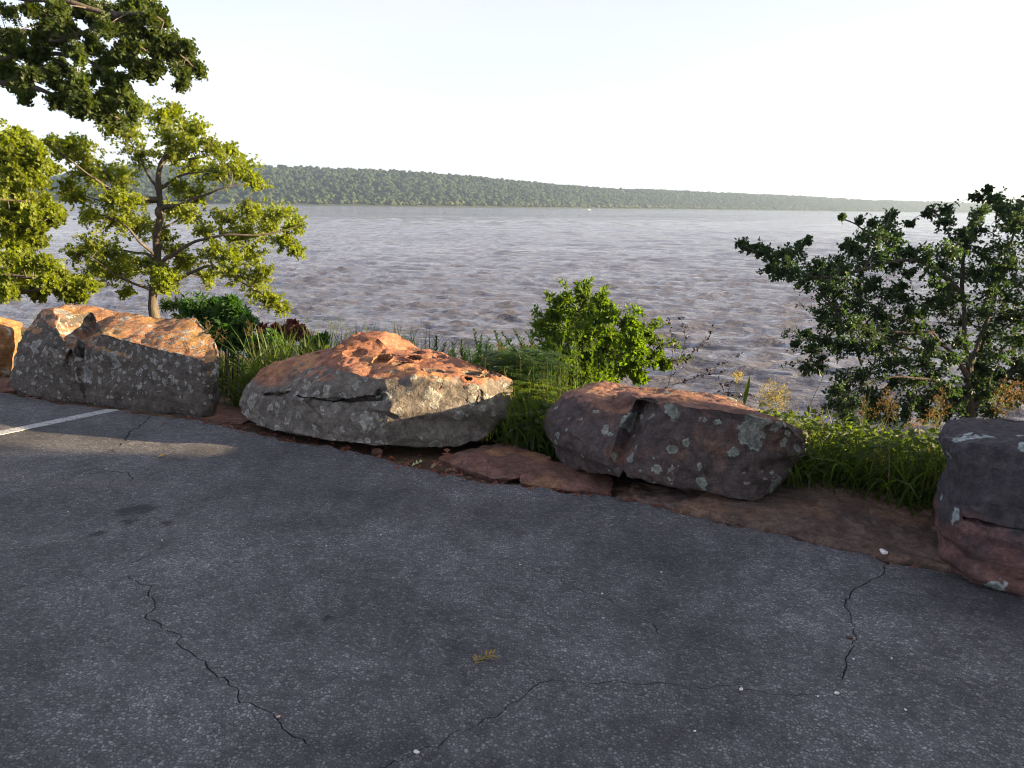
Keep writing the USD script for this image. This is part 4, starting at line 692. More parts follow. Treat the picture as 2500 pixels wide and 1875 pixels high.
ZT = zoom(0, 0, 4.424)
def top_tree():
    G = Grower(13); Y = 8.2
    A = lambda x, y, d=0.: at(*ZT(x, y), Y + d)
    b = A(-3300, 2000); root = np.array([b[0], 10.0, -.15])
    trunk = G.limb([root, [root[0] + .1, 9.6, 1.4], A(-3000, 900, .9), A(-2800, 200, .6), A(-2500, -500, .3), A(-2200, -1200, 0)], .26, .10, .06, 12, keep=False)
    for l, w in [([(-3000, 1000, .9), (-2000, 900, .4), (-1000, 860, .1), (-300, 850, 0), (60, 890, 0), (250, 910, 0), (430, 930, -.1), (560, 1030, -.1), (700, 1090, -.1), (900, 1180, -.2), (1150, 1230, -.2), (1290, 1290, -.2)], .085),
                 ([(-2900, 600, .8), (-1800, 650, .4), (-800, 680, .2), (0, 690, .1), (200, 590, .1), (450, 560, .1), (650, 540, 0), (880, 580, 0), (1000, 670, 0), (1080, 760, 0), (1200, 900, -.1), (1330, 1000, -.1), (1450, 1150, -.1)], .075),
                 ([(-2700, 0, .6), (-1500, 150, .2), (-500, 300, 0), (200, 330, 0), (600, 380, .1), (870, 340, .1), (950, 260, .1), (1100, 330, .1), (1350, 450, .1), (1600, 600, .1), (1720, 760, .1)], .08),
                 ([(-2600, -300, .5), (-1200, -200, .2), (0, -60, -.1), (500, 0, -.2), (900, 60, -.2), (1300, 160, -.2), (1600, 330, -.2), (1800, 480, -.2), (1950, 620, -.2), (2100, 740, -.2)], .085),
                 ([(870, 340, .1), (760, 400, .2), (600, 450, .3), (430, 440, .3)], .03), ([(1200, 130, -.2), (1450, 120, -.3), (1680, 120, -.3), (1760, 230, -.3)], .03), ([(480, 570, .1), (600, 610, 0), (740, 690, 0)], .018), ([(1550, 650, .1), (1650, 760, .1), (1780, 840, .1)], .012)]:
        G.limb([A(*q) for q in l], w, .010, .05, 8)
    C = [(100, 150, 75), (300, 60, 70), (440, 150, 70), (600, 80, 80), (700, 200, 75), (500, 280, 70), (620, 300, 60), (80, 390, 70), (190, 420, 60), (60, 500, 55), (100, 590, 62), (250, 560, 60), (420, 570, 62), (400, 660, 50), (500, 450, 70), (400, 380, 55), (620, 430, 60), (600, 340, 50), (730, 290, 60), (850, 100, 80), (950, 60, 80), (1100, 100, 85), (1050, 210, 70), (1150, 300, 80), (1250, 200, 85),
         (1350, 100, 85), (1500, 70, 80), (1620, 60, 60), (1450, 200, 85), (1590, 200, 80), (1690, 120, 46), (1740, 240, 52), (1300, 340, 80), (1450, 370, 80), (1600, 350, 80), (1700, 380, 66), (1000, 420, 66), (1050, 520, 55), (950, 520, 46), (1350, 500, 66), (1480, 520, 75), (1630, 500, 75), (1760, 460, 66), (1880, 420, 50), (1940, 500, 60), (2050, 520, 46), (1850, 560, 66), (1950, 640, 66), (2060, 690, 60), (2150, 750, 46), (1900, 730, 50),
         (1980, 820, 46), (1970, 920, 42), (1700, 610, 46), (1550, 710, 55), (1480, 770, 46), (1610, 810, 36), (1690, 740, 26), (1400, 640, 66), (1300, 620, 62), (1180, 640, 55), (1070, 700, 46), (1100, 770, 52), (1200, 820, 62), (1310, 880, 60), (1270, 940, 50), (860, 630, 42), (780, 550, 50), (660, 680, 26), (740, 770, 46), (820, 850, 62), (880, 920, 55), (960, 870, 46), (600, 900, 50), (560, 790, 50), (450, 790, 50), (330, 790, 50), (200, 780, 55),
         (60, 750, 60), (120, 860, 62), (250, 870, 55), (300, 960, 46), (270, 1030, 40), (180, 930, 40), (610, 1090, 55), (690, 1040, 55), (780, 960, 66), (870, 1020, 62), (850, 1110, 66), (850, 1200, 50), (970, 1110, 66), (1050, 1050, 62), (1130, 1030, 55), (1150, 1150, 62), (1010, 1220, 50), (1100, 1250, 50), (1190, 1240, 50), (1290, 1300, 40), (1250, 1090, 50), (1330, 1020, 46), (1400, 1080, 42), (1450, 1150, 46), (1440, 1230, 40), (1320, 940, 40)]
    C += [(x + (37 * (y // 100)) % 120, y, 130) for x in range(-2200, 1700, 330) for y in (-250, -560)] + [(x, y, 120) for x in (-250, -600, -1000) for y in (100, 350, 650, 850)] + [(x, -900, 160) for x in range(-2000, 900, 420)]
    for c, rad in px_clumps(C, ZT, Y, .75, 4.424, seed=4): G.clump(c, rad * (1.15 if c[2] < 3.7 and c[0] > -4.2 else 1.25), int(11 + rad * 62), 9, .8, .003)
    t = thing('oak_tree', 'large dark oak whose leafy boughs hang into the top left corner', 'tree', root)
    obj('trunk', trunk, BARK, t, smooth=True)
    for m in G.limbs: obj('branch', m, BARK, t, smooth=True)
    obj('twigs', cat(G.twigs), BARK, t, smooth=True)
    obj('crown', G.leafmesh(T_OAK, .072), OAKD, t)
top_tree()

# dark thorny shrub at the right
ZR = zoom(1700, 400, 2.074)
SHRUB_C = [(230, 410, 30), (290, 430, 36), (350, 440, 44), (400, 470, 46), (450, 470, 54), (490, 450, 42), (380, 545, 36), (430, 560, 44), (500, 550, 56), (550, 600, 58), (600, 560, 50), (620, 500, 28), (560, 390, 20), (520, 410, 18), (700, 500, 48), (760, 400, 30), (790, 430, 44), (830, 440, 56), (860, 370, 38), (920, 380, 58), (960, 330, 56), (900, 300, 26), (830, 280, 20),
    (740, 270, 12), (990, 250, 24), (970, 300, 36), (1000, 390, 46), (1085, 300, 16), (680, 560, 66), (760, 560, 78), (850, 520, 76), (930, 480, 66), (1020, 450, 62), (1100, 450, 56), (1180, 470, 66), (1000, 520, 40), (1060, 560, 30), (640, 640, 58), (720, 650, 78), (820, 640, 78), (900, 620, 56), (960, 680, 66), (1050, 670, 44), (1040, 615, 30), (650, 760, 58), (730, 740, 78), (820, 720, 78),
    (700, 830, 78), (800, 820, 88), (900, 770, 78), (880, 860, 88), (980, 800, 78), (1060, 760, 58), (1150, 740, 52), (640, 900, 66), (560, 860, 28), (500, 910, 18), (580, 950, 44), (720, 920, 78), (820, 930, 78), (920, 930, 88), (1020, 900, 88), (1100, 830, 66), (1190, 690, 52), (1200, 600, 58), (1250, 520, 78), (1260, 640, 66), (1250, 740, 62), (1220, 850, 76), (1180, 930, 78), (560, 1045, 34), (620, 1020, 46),
    (700, 1150, 66), (780, 1110, 78), (860, 1060, 78), (960, 1020, 88), (1060, 1000, 78), (1150, 1020, 78), (700, 1230, 58), (800, 1220, 76), (900, 1180, 78), (1000, 1120, 78), (1100, 1100, 78), (1200, 1080, 76), (760, 1300, 48), (880, 1270, 56), (1080, 1210, 66), (1180, 1180, 66), (1300, 450, 66), (1340, 350, 66), (1250, 290, 56), (1190, 240, 36), (1270, 230, 34), (1370, 420, 78), (1330, 560, 78), (1330, 680, 78), (1350, 800, 66),
    (1340, 900, 58), (1420, 330, 66), (1440, 250, 46), (1430, 170, 28), (1470, 130, 18), (1500, 170, 26), (1530, 185, 40), (1560, 230, 46), (1580, 320, 66), (1640, 220, 62), (1640, 300, 66), (1560, 420, 76), (1480, 480, 66), (1450, 560, 76), (1520, 580, 66), (1600, 500, 76), (1480, 660, 76), (1570, 680, 76), (1640, 600, 76), (1440, 760, 76), (1540, 780, 86), (1630, 760, 76), (1480, 870, 76), (1580, 880, 86), (1650, 900, 76),
    (1440, 960, 66), (1530, 980, 76), (1620, 1000, 76), (1460, 1060, 66), (1400, 1100, 66), (1560, 1080, 56), (1420, 1200, 56), (1300, 1000, 60), (1280, 1130, 60), (1720, 350, 90), (1740, 520, 90), (1730, 700, 90), (1740, 880, 90), (1720, 200, 60), (900, 1260, 60), (980, 1290, 50), (1060, 1270, 60), (1140, 1240, 60), (1240, 1180, 60), (1350, 1160, 60), (1450, 1120, 70), (1540, 1140, 60), (1640, 1180, 60), (1420, 1020, 70), (1300, 1200, 60), (1380, 1250, 60), (1480, 1180, 60), (1260, 1260, 50), (1500, 1260, 60), (1580, 1180, 60), (1640, 1100, 70), (1180, 1270, 50), (980, 1230, 50), (1850, 420, 90), (1860, 620, 90), (1860, 800, 90), (1700, 1050, 80), (1950, 550, 80), (1960, 720, 80)]
def right_shrub():
    G = Grower(14); Y = 7.6
    A = lambda x, y, d=0.: at(*ZR(x, y), Y + d)
    b = A(1400, 1300); root = np.array([b[0], Y, terrain(np.array([b[0]]), np.array([Y]))[0] - .08])
    rl = lambda dx, dy: root + np.array([dx, dy, 0])
    trunk = G.limb([rl(0, 0), A(1395, 1250), A(1385, 1100), A(1370, 950), A(1350, 800), A(1345, 650), A(1350, 500), A(1385, 380), A(1430, 250)], .045, .012, .03, 8, keep=False)
    for l, w in [([(1385, 1100, 0), (1290, 960, -.2), (1200, 850, -.3), (1120, 760, -.3)], .03), ([(1345, 650, 0), (1290, 590, -.1), (1190, 510, -.2), (1080, 478, -.3), (950, 500, -.3), (800, 560, -.2), (650, 590, -.1), (520, 550, 0), (400, 480, 0), (240, 410, 0)], .026),
                 ([(1200, 850, -.3), (1000, 850, -.4), (820, 810, -.4), (690, 720, -.3), (600, 640, -.2)], .02), ([(1370, 1000, 0), (1200, 980, .3), (1000, 900, .4), (800, 930, .4), (560, 870, .3), (480, 910, .3)], .02), ([(1390, 1200, 0), (1200, 1100, -.3), (1000, 1060, -.4), (800, 1120, -.4), (680, 1230, -.4)], .02),
                 ([(1400, 1230, 0), (1480, 1150, .1), (1560, 1080, .1), (1640, 1010, 0), (1720, 880, 0)], .03), ([(1385, 1050, 0), (1440, 850, .2), (1500, 700, .3), (1560, 500, .3), (1640, 250, .3)], .03), ([(850, 530, -.2), (900, 440, -.2), (960, 340, -.2), (990, 250, -.2)], .012), ([(930, 430, -.2), (830, 300, -.2), (730, 268, -.2)], .008), ([(1345, 500, 0), (1290, 340, .2), (1190, 240, .2)], .014)]:
        G.limb([A(*q) for q in l], w, .006, .03, 6)
    G.along = 26
    for c, rad in px_clumps(SHRUB_C, ZR, Y, .6, 2.074, seed=5): G.clump(c, rad * 1.3, int(13 + rad * 160), 12, .9, .0022)
    G.sprays(130, np.array([4.2, 7.6, .1]), .12, .34, .12, 1.15)
    t = thing('thorn_shrub', 'dark spreading shrub with small leaves and arching twigs at the right edge', 'shrub', root)
    obj('stem', trunk, BARKD, t, smooth=True)
    for m in G.limbs: obj('branch', m, BARKD, t, smooth=True)
    obj('twigs', cat(G.twigs), BARKD, t, smooth=True)
    obj('foliage', G.leafmesh(T_OVAL2, .032), SHRUB, t)
    return t
shrub = right_shrub()

# rounded bushes and saplings
ZB = zoom(1000, 650, 2.4578)
def bush(name, label, clumps, f, g, Y, base, depth, mtl, tp, size, seed, ends=(14, 90), per=7, twig=.0035, stems=5, kr=1.05, category='bush', flat=.8, bark=None, spray=0):
    G = Grower(seed); b = at(*f(*base), Y); root = np.array([b[0], Y, terrain(np.array([b[0]]), np.array([Y]))[0] - .06])
    cl = px_clumps(clumps, f, Y, depth, g, seed=seed); r = np.random.default_rng(seed)
    cen = np.mean([c for c, _ in cl], axis=0)
    for k in range(stems):
        c = cl[int(len(cl) * (k + .5) / stems)][0]; q = root + np.array([r.uniform(-.06, .06), r.uniform(-.06, .06), 0])
        G.limb([q, q * .55 + (cen * .3 + c * .7) * .45 + [0, 0, .05], cen * .35 + c * .65], .016, .006, .02, 6)
    for c, rad in cl: G.clump(c, rad * kr, int(ends[0] + rad * ends[1]), per, flat, twig)
    if spray: G.sprays(spray, cen, .10, .26, .5, 9, 110)
    t = thing(name, label, category, root)
    for m in G.limbs: obj('stem', m, bark or BARKD, t, smooth=True)
    obj('twigs', cat(G.twigs), bark or BARKD, t, smooth=True)
    obj('foliage', G.leafmesh(tp, size), mtl, t)
BUSH_C = [(1035, 130, 42), (920, 200, 56), (1060, 220, 88), (1150, 200, 48), (870, 280, 66), (980, 310, 105), (1120, 310, 98), (1200, 300, 46), (800, 360, 66), (900, 420, 105), (1040, 430, 115), (1170, 420, 98), (1250, 450, 76), (1320, 340, 56), (1390, 400, 66), (1440, 430, 44), (1330, 440, 74), (1380, 500, 76), (1280, 520, 86), (1480, 560, 66), (1540, 590, 34), (1180, 540, 98),
          (1060, 560, 105), (940, 560, 105), (840, 520, 86), (1350, 590, 62), (1290, 620, 76), (1370, 660, 44), (1180, 650, 90), (1050, 650, 90), (930, 650, 90), (860, 640, 70), (1000, 760, 100), (1150, 760, 100), (880, 760, 90)]
bush('leafy_bush', 'big bright green leafy bush between the peaked and the lichened boulders', BUSH_C, ZB, 2.4578, 6.7, (1090, 900), .42, BRIGHT, T_LANCE3, .046, 21, (22, 170), 11, kr=1.2, spray=120)
ZS = zoom(500, 680, 5.185)
bush('sumac_bush', 'dense rounded deep green bush in the left gap, beside the red-leaved bush', [(120, 480, 110), (260, 420, 130), (400, 420, 120), (480, 480, 90), (180, 580, 130), (340, 540, 140), (460, 580, 110), (60, 560, 80), (250, 680, 140), (400, 680, 130), (130, 330, 60), (330, 300, 60), (520, 680, 100), (330, 800, 120), (480, 800, 110), (180, 790, 100), (-60, 420, 60), (-200, 380, 50)], ZS, 5.185, 8.3, (280, 1100), .35, SUMAC, T_LANCE, .085, 22, (26, 130), 8, flat=.9, spray=40)
bush('red_leaved_bush', 'reddish brown leaved bush at the water side of the grassy gap', [(720, 610, 60), (720, 680, 50), (900, 620, 46), (960, 680, 66), (1040, 640, 66), (1110, 570, 46), (1130, 660, 70), (1220, 640, 60), (1270, 710, 56), (1180, 720, 62), (1060, 730, 60), (960, 740, 56), (1300, 740, 34)], ZS, 5.185, 8.0, (1050, 1050), .25, REDL, T_OVAL, .048, 23, (12, 110), 7)
bush('low_bush', 'low dark green bush below the red-leaved bush in the grassy gap', [(700, 780, 80), (820, 820, 80), (930, 850, 80), (860, 720, 60), (760, 900, 80), (620, 820, 70), (1000, 900, 60), (640, 950, 80), (900, 940, 70)], ZS, 5.185, 7.4, (800, 1200), .3, SUMAC, T_OVAL, .055, 24, (18, 120), 7)
bush('low_bush', 'little dark broad-leaved plant over the left shoulder of the peaked boulder', [(1380, 800, 50), (1420, 860, 60), (1300, 880, 50), (1480, 770, 40), (1500, 760, 26), (1260, 920, 40), (1400, 930, 50)], ZS, 5.185, 7.2, (1400, 1200), .12, SUMAC, T_OVAL, .07, 25, (8, 60), 5, stems=3)
bush('low_bush', 'low pale green bush behind the notched boulder, right of the oak trunk', [(840, 1545, 34), (900, 1540, 40), (950, 1545, 46), (990, 1580, 40), (1040, 1560, 40), (920, 1600, 50)], ZA, 2.074, 10.5, (920, 1750), .25, BRIGHT, T_LANCE, .075, 26, (16, 80), 7)
def sapling(name, label, lines, f, Y, mtl, tp, size, seed, gap=.028, w=.006, drift=.0, category='sapling'):
    G = Grower(seed); r = np.random.default_rng(seed); LP, LD, LN = [], [], []
    b = at(*f(*lines[0][0]), Y); root = np.array([b[0], Y, terrain(np.array([b[0]]), np.array([Y]))[0] - .04])
    for k, l in enumerate(lines):
        dd = r.uniform(-.12, .12)
        P = [at(*f(*q), Y + dd * i / len(l)) for i, q in enumerate(l)]
        if k == 0: P = [root] + P
        G.limb(P, w if k == 0 else w * .6, .0016, .012, 5)
        Q = resample(smoothline(P, .03), gap); Q = Q[len(Q) // (3 if k == 0 else 6):]
        n = len(Q) * 3; i = np.repeat(np.arange(len(Q)), 3); LP.append(Q[i] + r.normal(size=(n, 3)) * .008); T = unit(np.gradient(Q, axis=0))[i]
        LD.append(unit(T * .6 + r.normal(size=(n, 3)))); LN.append(unit(r.normal(size=(n, 3)) + [0, -.2, .6]))
    t = thing(name, label, category, root)
    for m in G.limbs: obj('stem', m, BARKD, t, smooth=True)
    P = np.vstack(LP); k = r.random(len(P)) < .8
    obj('foliage', leaves(tp, P[k], np.vstack(LD)[k], np.vstack(LN)[k], size * r.uniform(.6, 1.3, k.sum())), mtl, t)
sapling('sapling', 'sparse sapling with dark purple leaves behind the lichened boulder, right of the bright bush', [[(1540, 735), (1570, 660), (1610, 590), (1580, 500), (1568, 400), (1558, 315)], [(1610, 600), (1650, 540), (1665, 450), (1660, 380), (1630, 310)], [(1610, 590), (1690, 530), (1760, 470), (1800, 420), (1815, 375)], [(1570, 715), (1680, 685), (1770, 650), (1850, 600), (1910, 555), (1975, 535)], [(1770, 650), (1830, 640), (1885, 635)], [(1640, 560), (1620, 600), (1680, 560)]], ZB, 6.3, PURPLE, T_OVAL, .028, 31)
sapling('sapling', 'short purple-leaved shoot behind the right half of the lichened boulder', [[(1900, 800), (1890, 760), (1900, 720), (1930, 690)], [(1890, 760), (1860, 740), (1868, 700)], [(1905, 790), (1950, 790), (2000, 775), (2060, 772)]], ZB, 5.7, PURPLE, T_OVAL, .028, 32)

# herbs, fern-like weeds, seed heads, grass
def stalks(name, label, tips, f, Y, spreadY, mtl, size, seed, height=.6, gap=.018, lean=.25, category='weed', tp=T_LANCE, group=None, droop=.0):
    """Upright leafy stems whose tips show at the given pixels; one plant."""
    r = np.random.default_rng(seed); S, LP, LD, LN, LS = [], [], [], [], []; root = None
    for (x, y) in tips:
        Yk = Y + r.uniform(-spreadY, spreadY); tip = at(*f(x, y), Yk)
        base = np.array([tip[0] - r.normal() * lean * height, Yk + r.uniform(-.1, .1), 0]); base[2] = max(terrain(base[:1], base[1:2])[0] - .02, tip[2] - 2 * height)
        P = bez(base, (base + tip) / 2 + [r.normal() * .04, 0, .12 * height], tip, 12); S.append(tube(P, np.linspace(.004, .0015, 12), 4))
        if root is None: root = base
        Q = resample(P[3:], gap); n = len(Q); t = np.linspace(0, 1, n); k = np.repeat(np.arange(n), 3)
        a = r.uniform(0, 6.28, len(k)); T = unit(np.gradient(Q, axis=0))[k]
        D_ = unit(np.c_[np.cos(a), np.sin(a), .5 + 0 * a] * .8 + T * .5 - [0, 0, droop]); LP.append(Q[k]); LD.append(D_); LN.append(unit(T + r.normal(size=(len(k), 3)) * .3)); LS.append((1.15 - .75 * t[k]) * size * r.uniform(.7, 1.2, len(k)))
    t = thing(name, label, category, root, group)
    obj('stems', cat(S), STEM, t, smooth=True)
    obj('foliage', leaves(tp, np.vstack(LP), np.vstack(LD), np.vstack(LN), np.concatenate(LS)), mtl, t)
stalks('feathery_weed', 'fern-like dark green weeds between the peaked boulder and the bright bush', [(160, 430), (210, 470), (260, 470), (310, 450), (385, 385), (430, 420), (470, 440), (515, 400), (560, 405), (600, 440), (635, 390), (680, 440), (705, 400), (740, 450), (340, 500), (420, 480), (540, 470), (620, 490), (760, 480), (480, 520), (700, 520), (250, 520)], ZB, 6.3, .25, FERN, .085, 41, .75, gap=.012)
rw = np.random.default_rng(90)
stalks('feathery_weed', 'thick stand of mid green weeds over the right shoulder of the peaked boulder', [(float(rw.uniform(330, 860)), float(rw.uniform(455, 700))) for _ in range(60)], ZB, 6.05, .3, SUMAC, .07, 44, .6, gap=.014)
stalks('feathery_weed', 'light green goldenrod-like weeds in front of the bright bush', [(840, 430), (880, 470), (930, 430), (990, 460), (1040, 400), (1100, 470), (1000, 520), (920, 540), (1180, 560), (1220, 580), (1060, 580), (860, 560), (940, 620), (1010, 640), (1160, 640), (880, 640)], ZB, 6.1, .12, BRIGHT, .065, 42, .7, gap=.013)
def fronds(name, label, n, x0, x1, y0, y1, f, Y, spreadY, mtl, size, seed, category='fern'):
    r = np.random.default_rng(seed); S, LP, LD, LN, LS = [], [], [], [], []; root = None
    for _ in range(n):
        Yk = Y + r.uniform(-spreadY, spreadY); tip = at(*f(r.uniform(x0, x1), r.uniform(y0, y1)), Yk); a = r.uniform(0, 6.28); L = r.uniform(.18, .3)
        base = tip - np.array([np.cos(a) * L, np.sin(a) * L * .6, .02]); P = bez(base, (base + tip) / 2 + [0, 0, .05], tip, 10); S.append(tube(P, np.linspace(.0025, .001, 10), 3))
        gb = np.array([base[0], base[1], max(terrain(base[:1], base[1:2])[0], base[2] - .8)]); S.append(tube(bez(gb, (gb + base) / 2 + [.02, 0, .02], base, 5), .0025, 3)); root = gb if root is None else root
        Q = resample(P, .016); T = unit(np.gradient(Q, axis=0)); side = unit(np.cross(T, [0, 0, 1]))
        for sg in (-1, 1):
            LP.append(Q); LD.append(unit(side * sg + T * .45)); LN.append(np.tile([0, 0, 1.], (len(Q), 1)) + r.normal(size=(len(Q), 3)) * .15); LS.append(size * np.sin(np.linspace(.5, 3.0, len(Q))))
    t = thing(name, label, category, root); obj('stems', cat(S), STEM, t, smooth=True); obj('foliage', leaves(T_LANCE, np.vstack(LP), np.vstack(LD), np.vstack(LN), np.concatenate(LS)), mtl, t)
fronds('fern', 'layered bright fern fronds over the right shoulder of the peaked boulder', 150, 560, 820, 510, 720, ZB, 5.75, .22, FERN, .06, 51)
fronds('fern', 'green fern fronds low in the gap beside the right end of the peaked boulder', 80, 600, 860, 700, 860, ZB, 5.5, .2, BRIGHT, .055, 52)
def panicles(name, label, heads, f, Y, spreadY, mtl, seed, hl=.16, w=.07, n=70, stem=.8, size=.011, lean=.15, category='seed head', group=None):
    """Grass stems ending in open seed heads whose tips show at the given pixels; one tuft."""
    r = np.random.default_rng(seed); S, LP, LD = [], [], []; root = None
    for (x, y) in heads:
        Yk = Y + r.uniform(-spreadY, spreadY); tip = at(*f(x, y), Yk); base = np.array([tip[0] + r.normal() * lean * stem, Yk, 0]); base[2] = max(terrain(base[:1], base[1:2])[0], tip[2] - 1.8 * stem); root = base if root is None else root
        P = bez(base, (base + tip) / 2 + [r.normal() * .05, 0, .1], tip, 14); S.append(tube(P, np.linspace(.0026, .0009, 14), 4))
        ax = unit(P[-1] - P[-4])
        for k in range(n // 5):
            t = r.random(); o = tip - ax * hl * t; a = r.uniform(0, 6.28); L = w * (.35 + .65 * t) * r.uniform(.6, 1.2)
            e = o + (np.array([np.cos(a), np.sin(a), 0]) * .8 + ax * .6) * L; Q = bez(o, (o + e) / 2 + [0, 0, .006], e, 4); S.append(tube(Q, .0005, 3))
            m_ = r.integers(4, 8); tt = r.random(m_); LP.append(o + (e - o) * tt[:, None] + r.normal(size=(m_, 3)) * .004); LD.append(unit((e - o) + r.normal(size=(m_, 3)) * .3 * L))
    P = np.vstack(LP); t = thing(name, label, category, root, group); obj('stems', cat(S), STEM, t, smooth=True)
    obj('seeds', leaves(T_DIA, P, np.vstack(LD), unit(r.normal(size=P.shape)), size * r.uniform(.7, 1.3, len(P))), mtl, t)
panicles('grass_seed_head', 'drooping straw-coloured seed heads over the right end of the notched boulder', [(20, 500), (180, 630), (250, 650), (60, 560)], ZS, 6.9, .1, SEED, 61)
panicles('grass_seed_head', 'tall reddish seed heads standing in front of the red-leaved bush', [(1120, 580), (1130, 640), (1090, 610)], ZS, 7.2, .1, SEED, 62, hl=.26)
panicles('grass_seed_head', 'yellow seed heads in the middle of the tall grass of the left gap', [(520, 540), (560, 560), (600, 780), (640, 830), (700, 640)], ZS, 6.8, .2, SEED, 63)
panicles('grass_seed_head', 'thin pale seed head alone against the water above the peaked boulder', [(1610, 520), (1690, 600), (1800, 710)], ZS, 6.9, .15, SEED, 64, hl=.22, n=40, size=.009)
panicles('grass_seed_head', 'rusty seed heads among the ferns beside the peaked boulder', [(520, 480), (560, 500), (440, 545), (690, 600), (720, 470), (670, 475), (600, 540)], ZB, 5.9, .15, SEED, 65, hl=.10, w=.07, n=110)
panicles('grass_seed_head', 'pale fluffy seed heads against the water just right of the lichened boulder', [(340, 1130), (370, 1115), (400, 1110), (430, 1115), (455, 1140), (350, 1160), (420, 1150), (385, 1150)], ZR, 5.2, .12, YELLOWSEED, 66, hl=.16, w=.09, n=140, stem=.6)
panicles('grass_seed_head', 'small yellow tuft showing over the lichened boulder top', [(215, 1058), (225, 1062), (205, 1068)], ZR, 5.6, .05, YELLOWSEED, 67, hl=.07, w=.06, n=90, stem=.5)
panicles('grass_seed_head', 'orange-brown seed heads in front of the left half of the dark shrub', [(850, 1180), (860, 1220), (960, 1140), (985, 1170), (1010, 1160), (930, 1200), (640, 1290), (650, 1320), (1000, 1210)], ZR, 5.9, .2, SEED, 68, hl=.15, w=.09, n=90)
panicles('grass_seed_head', 'rusty seed heads just left of the right edge boulder, before the shrub stems', [(1180, 1255), (1195, 1240), (1240, 1150), (1260, 1130), (1230, 1180), (1270, 1230), (1150, 1300), (1220, 1290), (1100, 1290)], ZR, 5.4, .3, SEED, 69, hl=.14, w=.09, n=90)
panicles('grass_seed_head', 'brown seed heads above the top of the right edge boulder', [(1540, 1130), (1570, 1100), (1600, 1110), (1630, 1090), (1560, 1160), (1610, 1150), (1650, 1120)], ZR, 5.6, .3, SEED, 70, hl=.2, w=.11, n=110)
def single_stalk():
    P = [at(*ZR(*q), 5.0) for q in [(520, 1420), (545, 1330), (570, 1240), (600, 1165), (640, 1085), (655, 1050)]]
    t = thing('grass_stalk', 'single thin dark stalk with a swollen node, leaning right of the lichened boulder', 'stalk', P[0])
    b = np.array([P[0][0] - .02, 5.0, terrain(P[0][:1], np.array([5.0]))[0]])
    obj('stem', tube(smoothline([b] + P, .03), np.linspace(.004, .0018, len(smoothline([b] + P, .03))), 5), STEM, t, smooth=True)
    s = trimesh.creation.icosphere(2, 1.0); obj('node', (np.array(s.vertices) * [.011, .011, .022] + P[2], s.faces), STEM, t, smooth=True)
    for q_, d_ in ((P[1], [.5, 0, .6]), (P[4], [-.4, 0, .8])): obj('leaf', leaves(T_LANCE, [q_], [d_], [[0, -1, .3]], .07), GRASS, t)
single_stalk()
def blades(n, where, length, width, seed, lean=.7, seg=6):
    """n arching grass blades rooted at where(n) -> (n, 2)."""
    r = np.random.default_rng(seed); xy = where(n); z = terrain(xy[:, 0], xy[:, 1]) - .02; L = length * r.uniform(.45, 1.25, n); W = width * r.uniform(.5, 1.3, n)
    a = r.uniform(0, 6.28, n); H = np.c_[np.cos(a), np.sin(a)]; b = r.uniform(.15, 1, n) * lean; t = np.linspace(0, 1, seg)
    th_ = b[:, None] * (.25 + 1.9 * t[None] ** 1.6); ds = L[:, None] / (seg - 1)
    hx = np.cumsum(np.sin(th_) * ds, 1) - np.sin(th_[:, :1]) * ds; hz = np.cumsum(np.cos(th_) * ds, 1) - np.cos(th_[:, :1]) * ds
    C = np.stack([xy[:, :1] + H[:, :1] * hx, xy[:, 1:] + H[:, 1:] * hx, z[:, None] + hz], -1)
    tw = a + np.pi / 2 + r.normal(0, .5, n); sd = np.stack([np.cos(tw), np.sin(tw), 0 * tw], -1)[:, None]
    wd = (W[:, None] * np.array([.7, 1, 1, .85, .55, .04] if seg == 6 else np.linspace(1, .05, seg))[None])[..., None] * .5
    V = np.stack([C - sd * wd, C + sd * wd], 2).reshape(n, -1, 3); F = []
    for k in range(seg - 1): F += [[2 * k, 2 * k + 1, 2 * k + 3], [2 * k, 2 * k + 3, 2 * k + 2]]
    return V.reshape(-1, 3), (np.array(F)[None] + (np.arange(n) * 2 * seg)[:, None, None]).reshape(-1, 3)
def area(a0, a1, s0, s1, seed):
    def w(n):
        r = np.random.default_rng(seed); a, s = r.uniform(a0, a1, n), r.uniform(s0, s1, n); return ROW_A + ROW_U * a[:, None] + ROW_N * s[:, None]
    return w
def rowcoord(x, y): p_ = np.array([x, y]) - ROW_A; return p_ @ ROW_U, p_ @ ROW_N
def weeds(n, where, h, size, seed, tp=T_OVAL):
    r = np.random.default_rng(seed); xy = where(n); z = terrain(xy[:, 0], xy[:, 1]); k = np.repeat(np.arange(n), 7); m_ = len(k)
    P = np.c_[xy[k], z[k] + h * r.random(m_)] + r.normal(size=(m_, 3)) * [.04, .04, .02]; a = r.uniform(0, 6.28, m_)
    return leaves(tp, P, np.c_[np.cos(a), np.sin(a), r.uniform(-.2, .7, m_)], unit(r.normal(size=(m_, 3)) * .5 + [0, -.2, .9]), size * r.uniform(.5, 1.3, m_))
tag(obj('grass', cat([blades(1500, area(-2.5, -1.5, .62, 1.7, 1), .62, .018, 2, .75), blades(1500, area(-2.7, -1.3, 1.3, 2.8, 3), .85, .014, 4, .6), weeds(700, area(-2.6, -1.3, 1.0, 3.0, 29), .6, .05, 30), blades(900, area(-2.5, -1.55, .5, 1.2, 37), .34, .014, 38, 1.0), weeds(250, area(-2.5, -1.5, .55, 1.2, 39), .22, .045, 40)]), GRASS), 'tall broad-bladed grass in the gap between the notched and the peaked boulders', 'grass', kind='stuff')
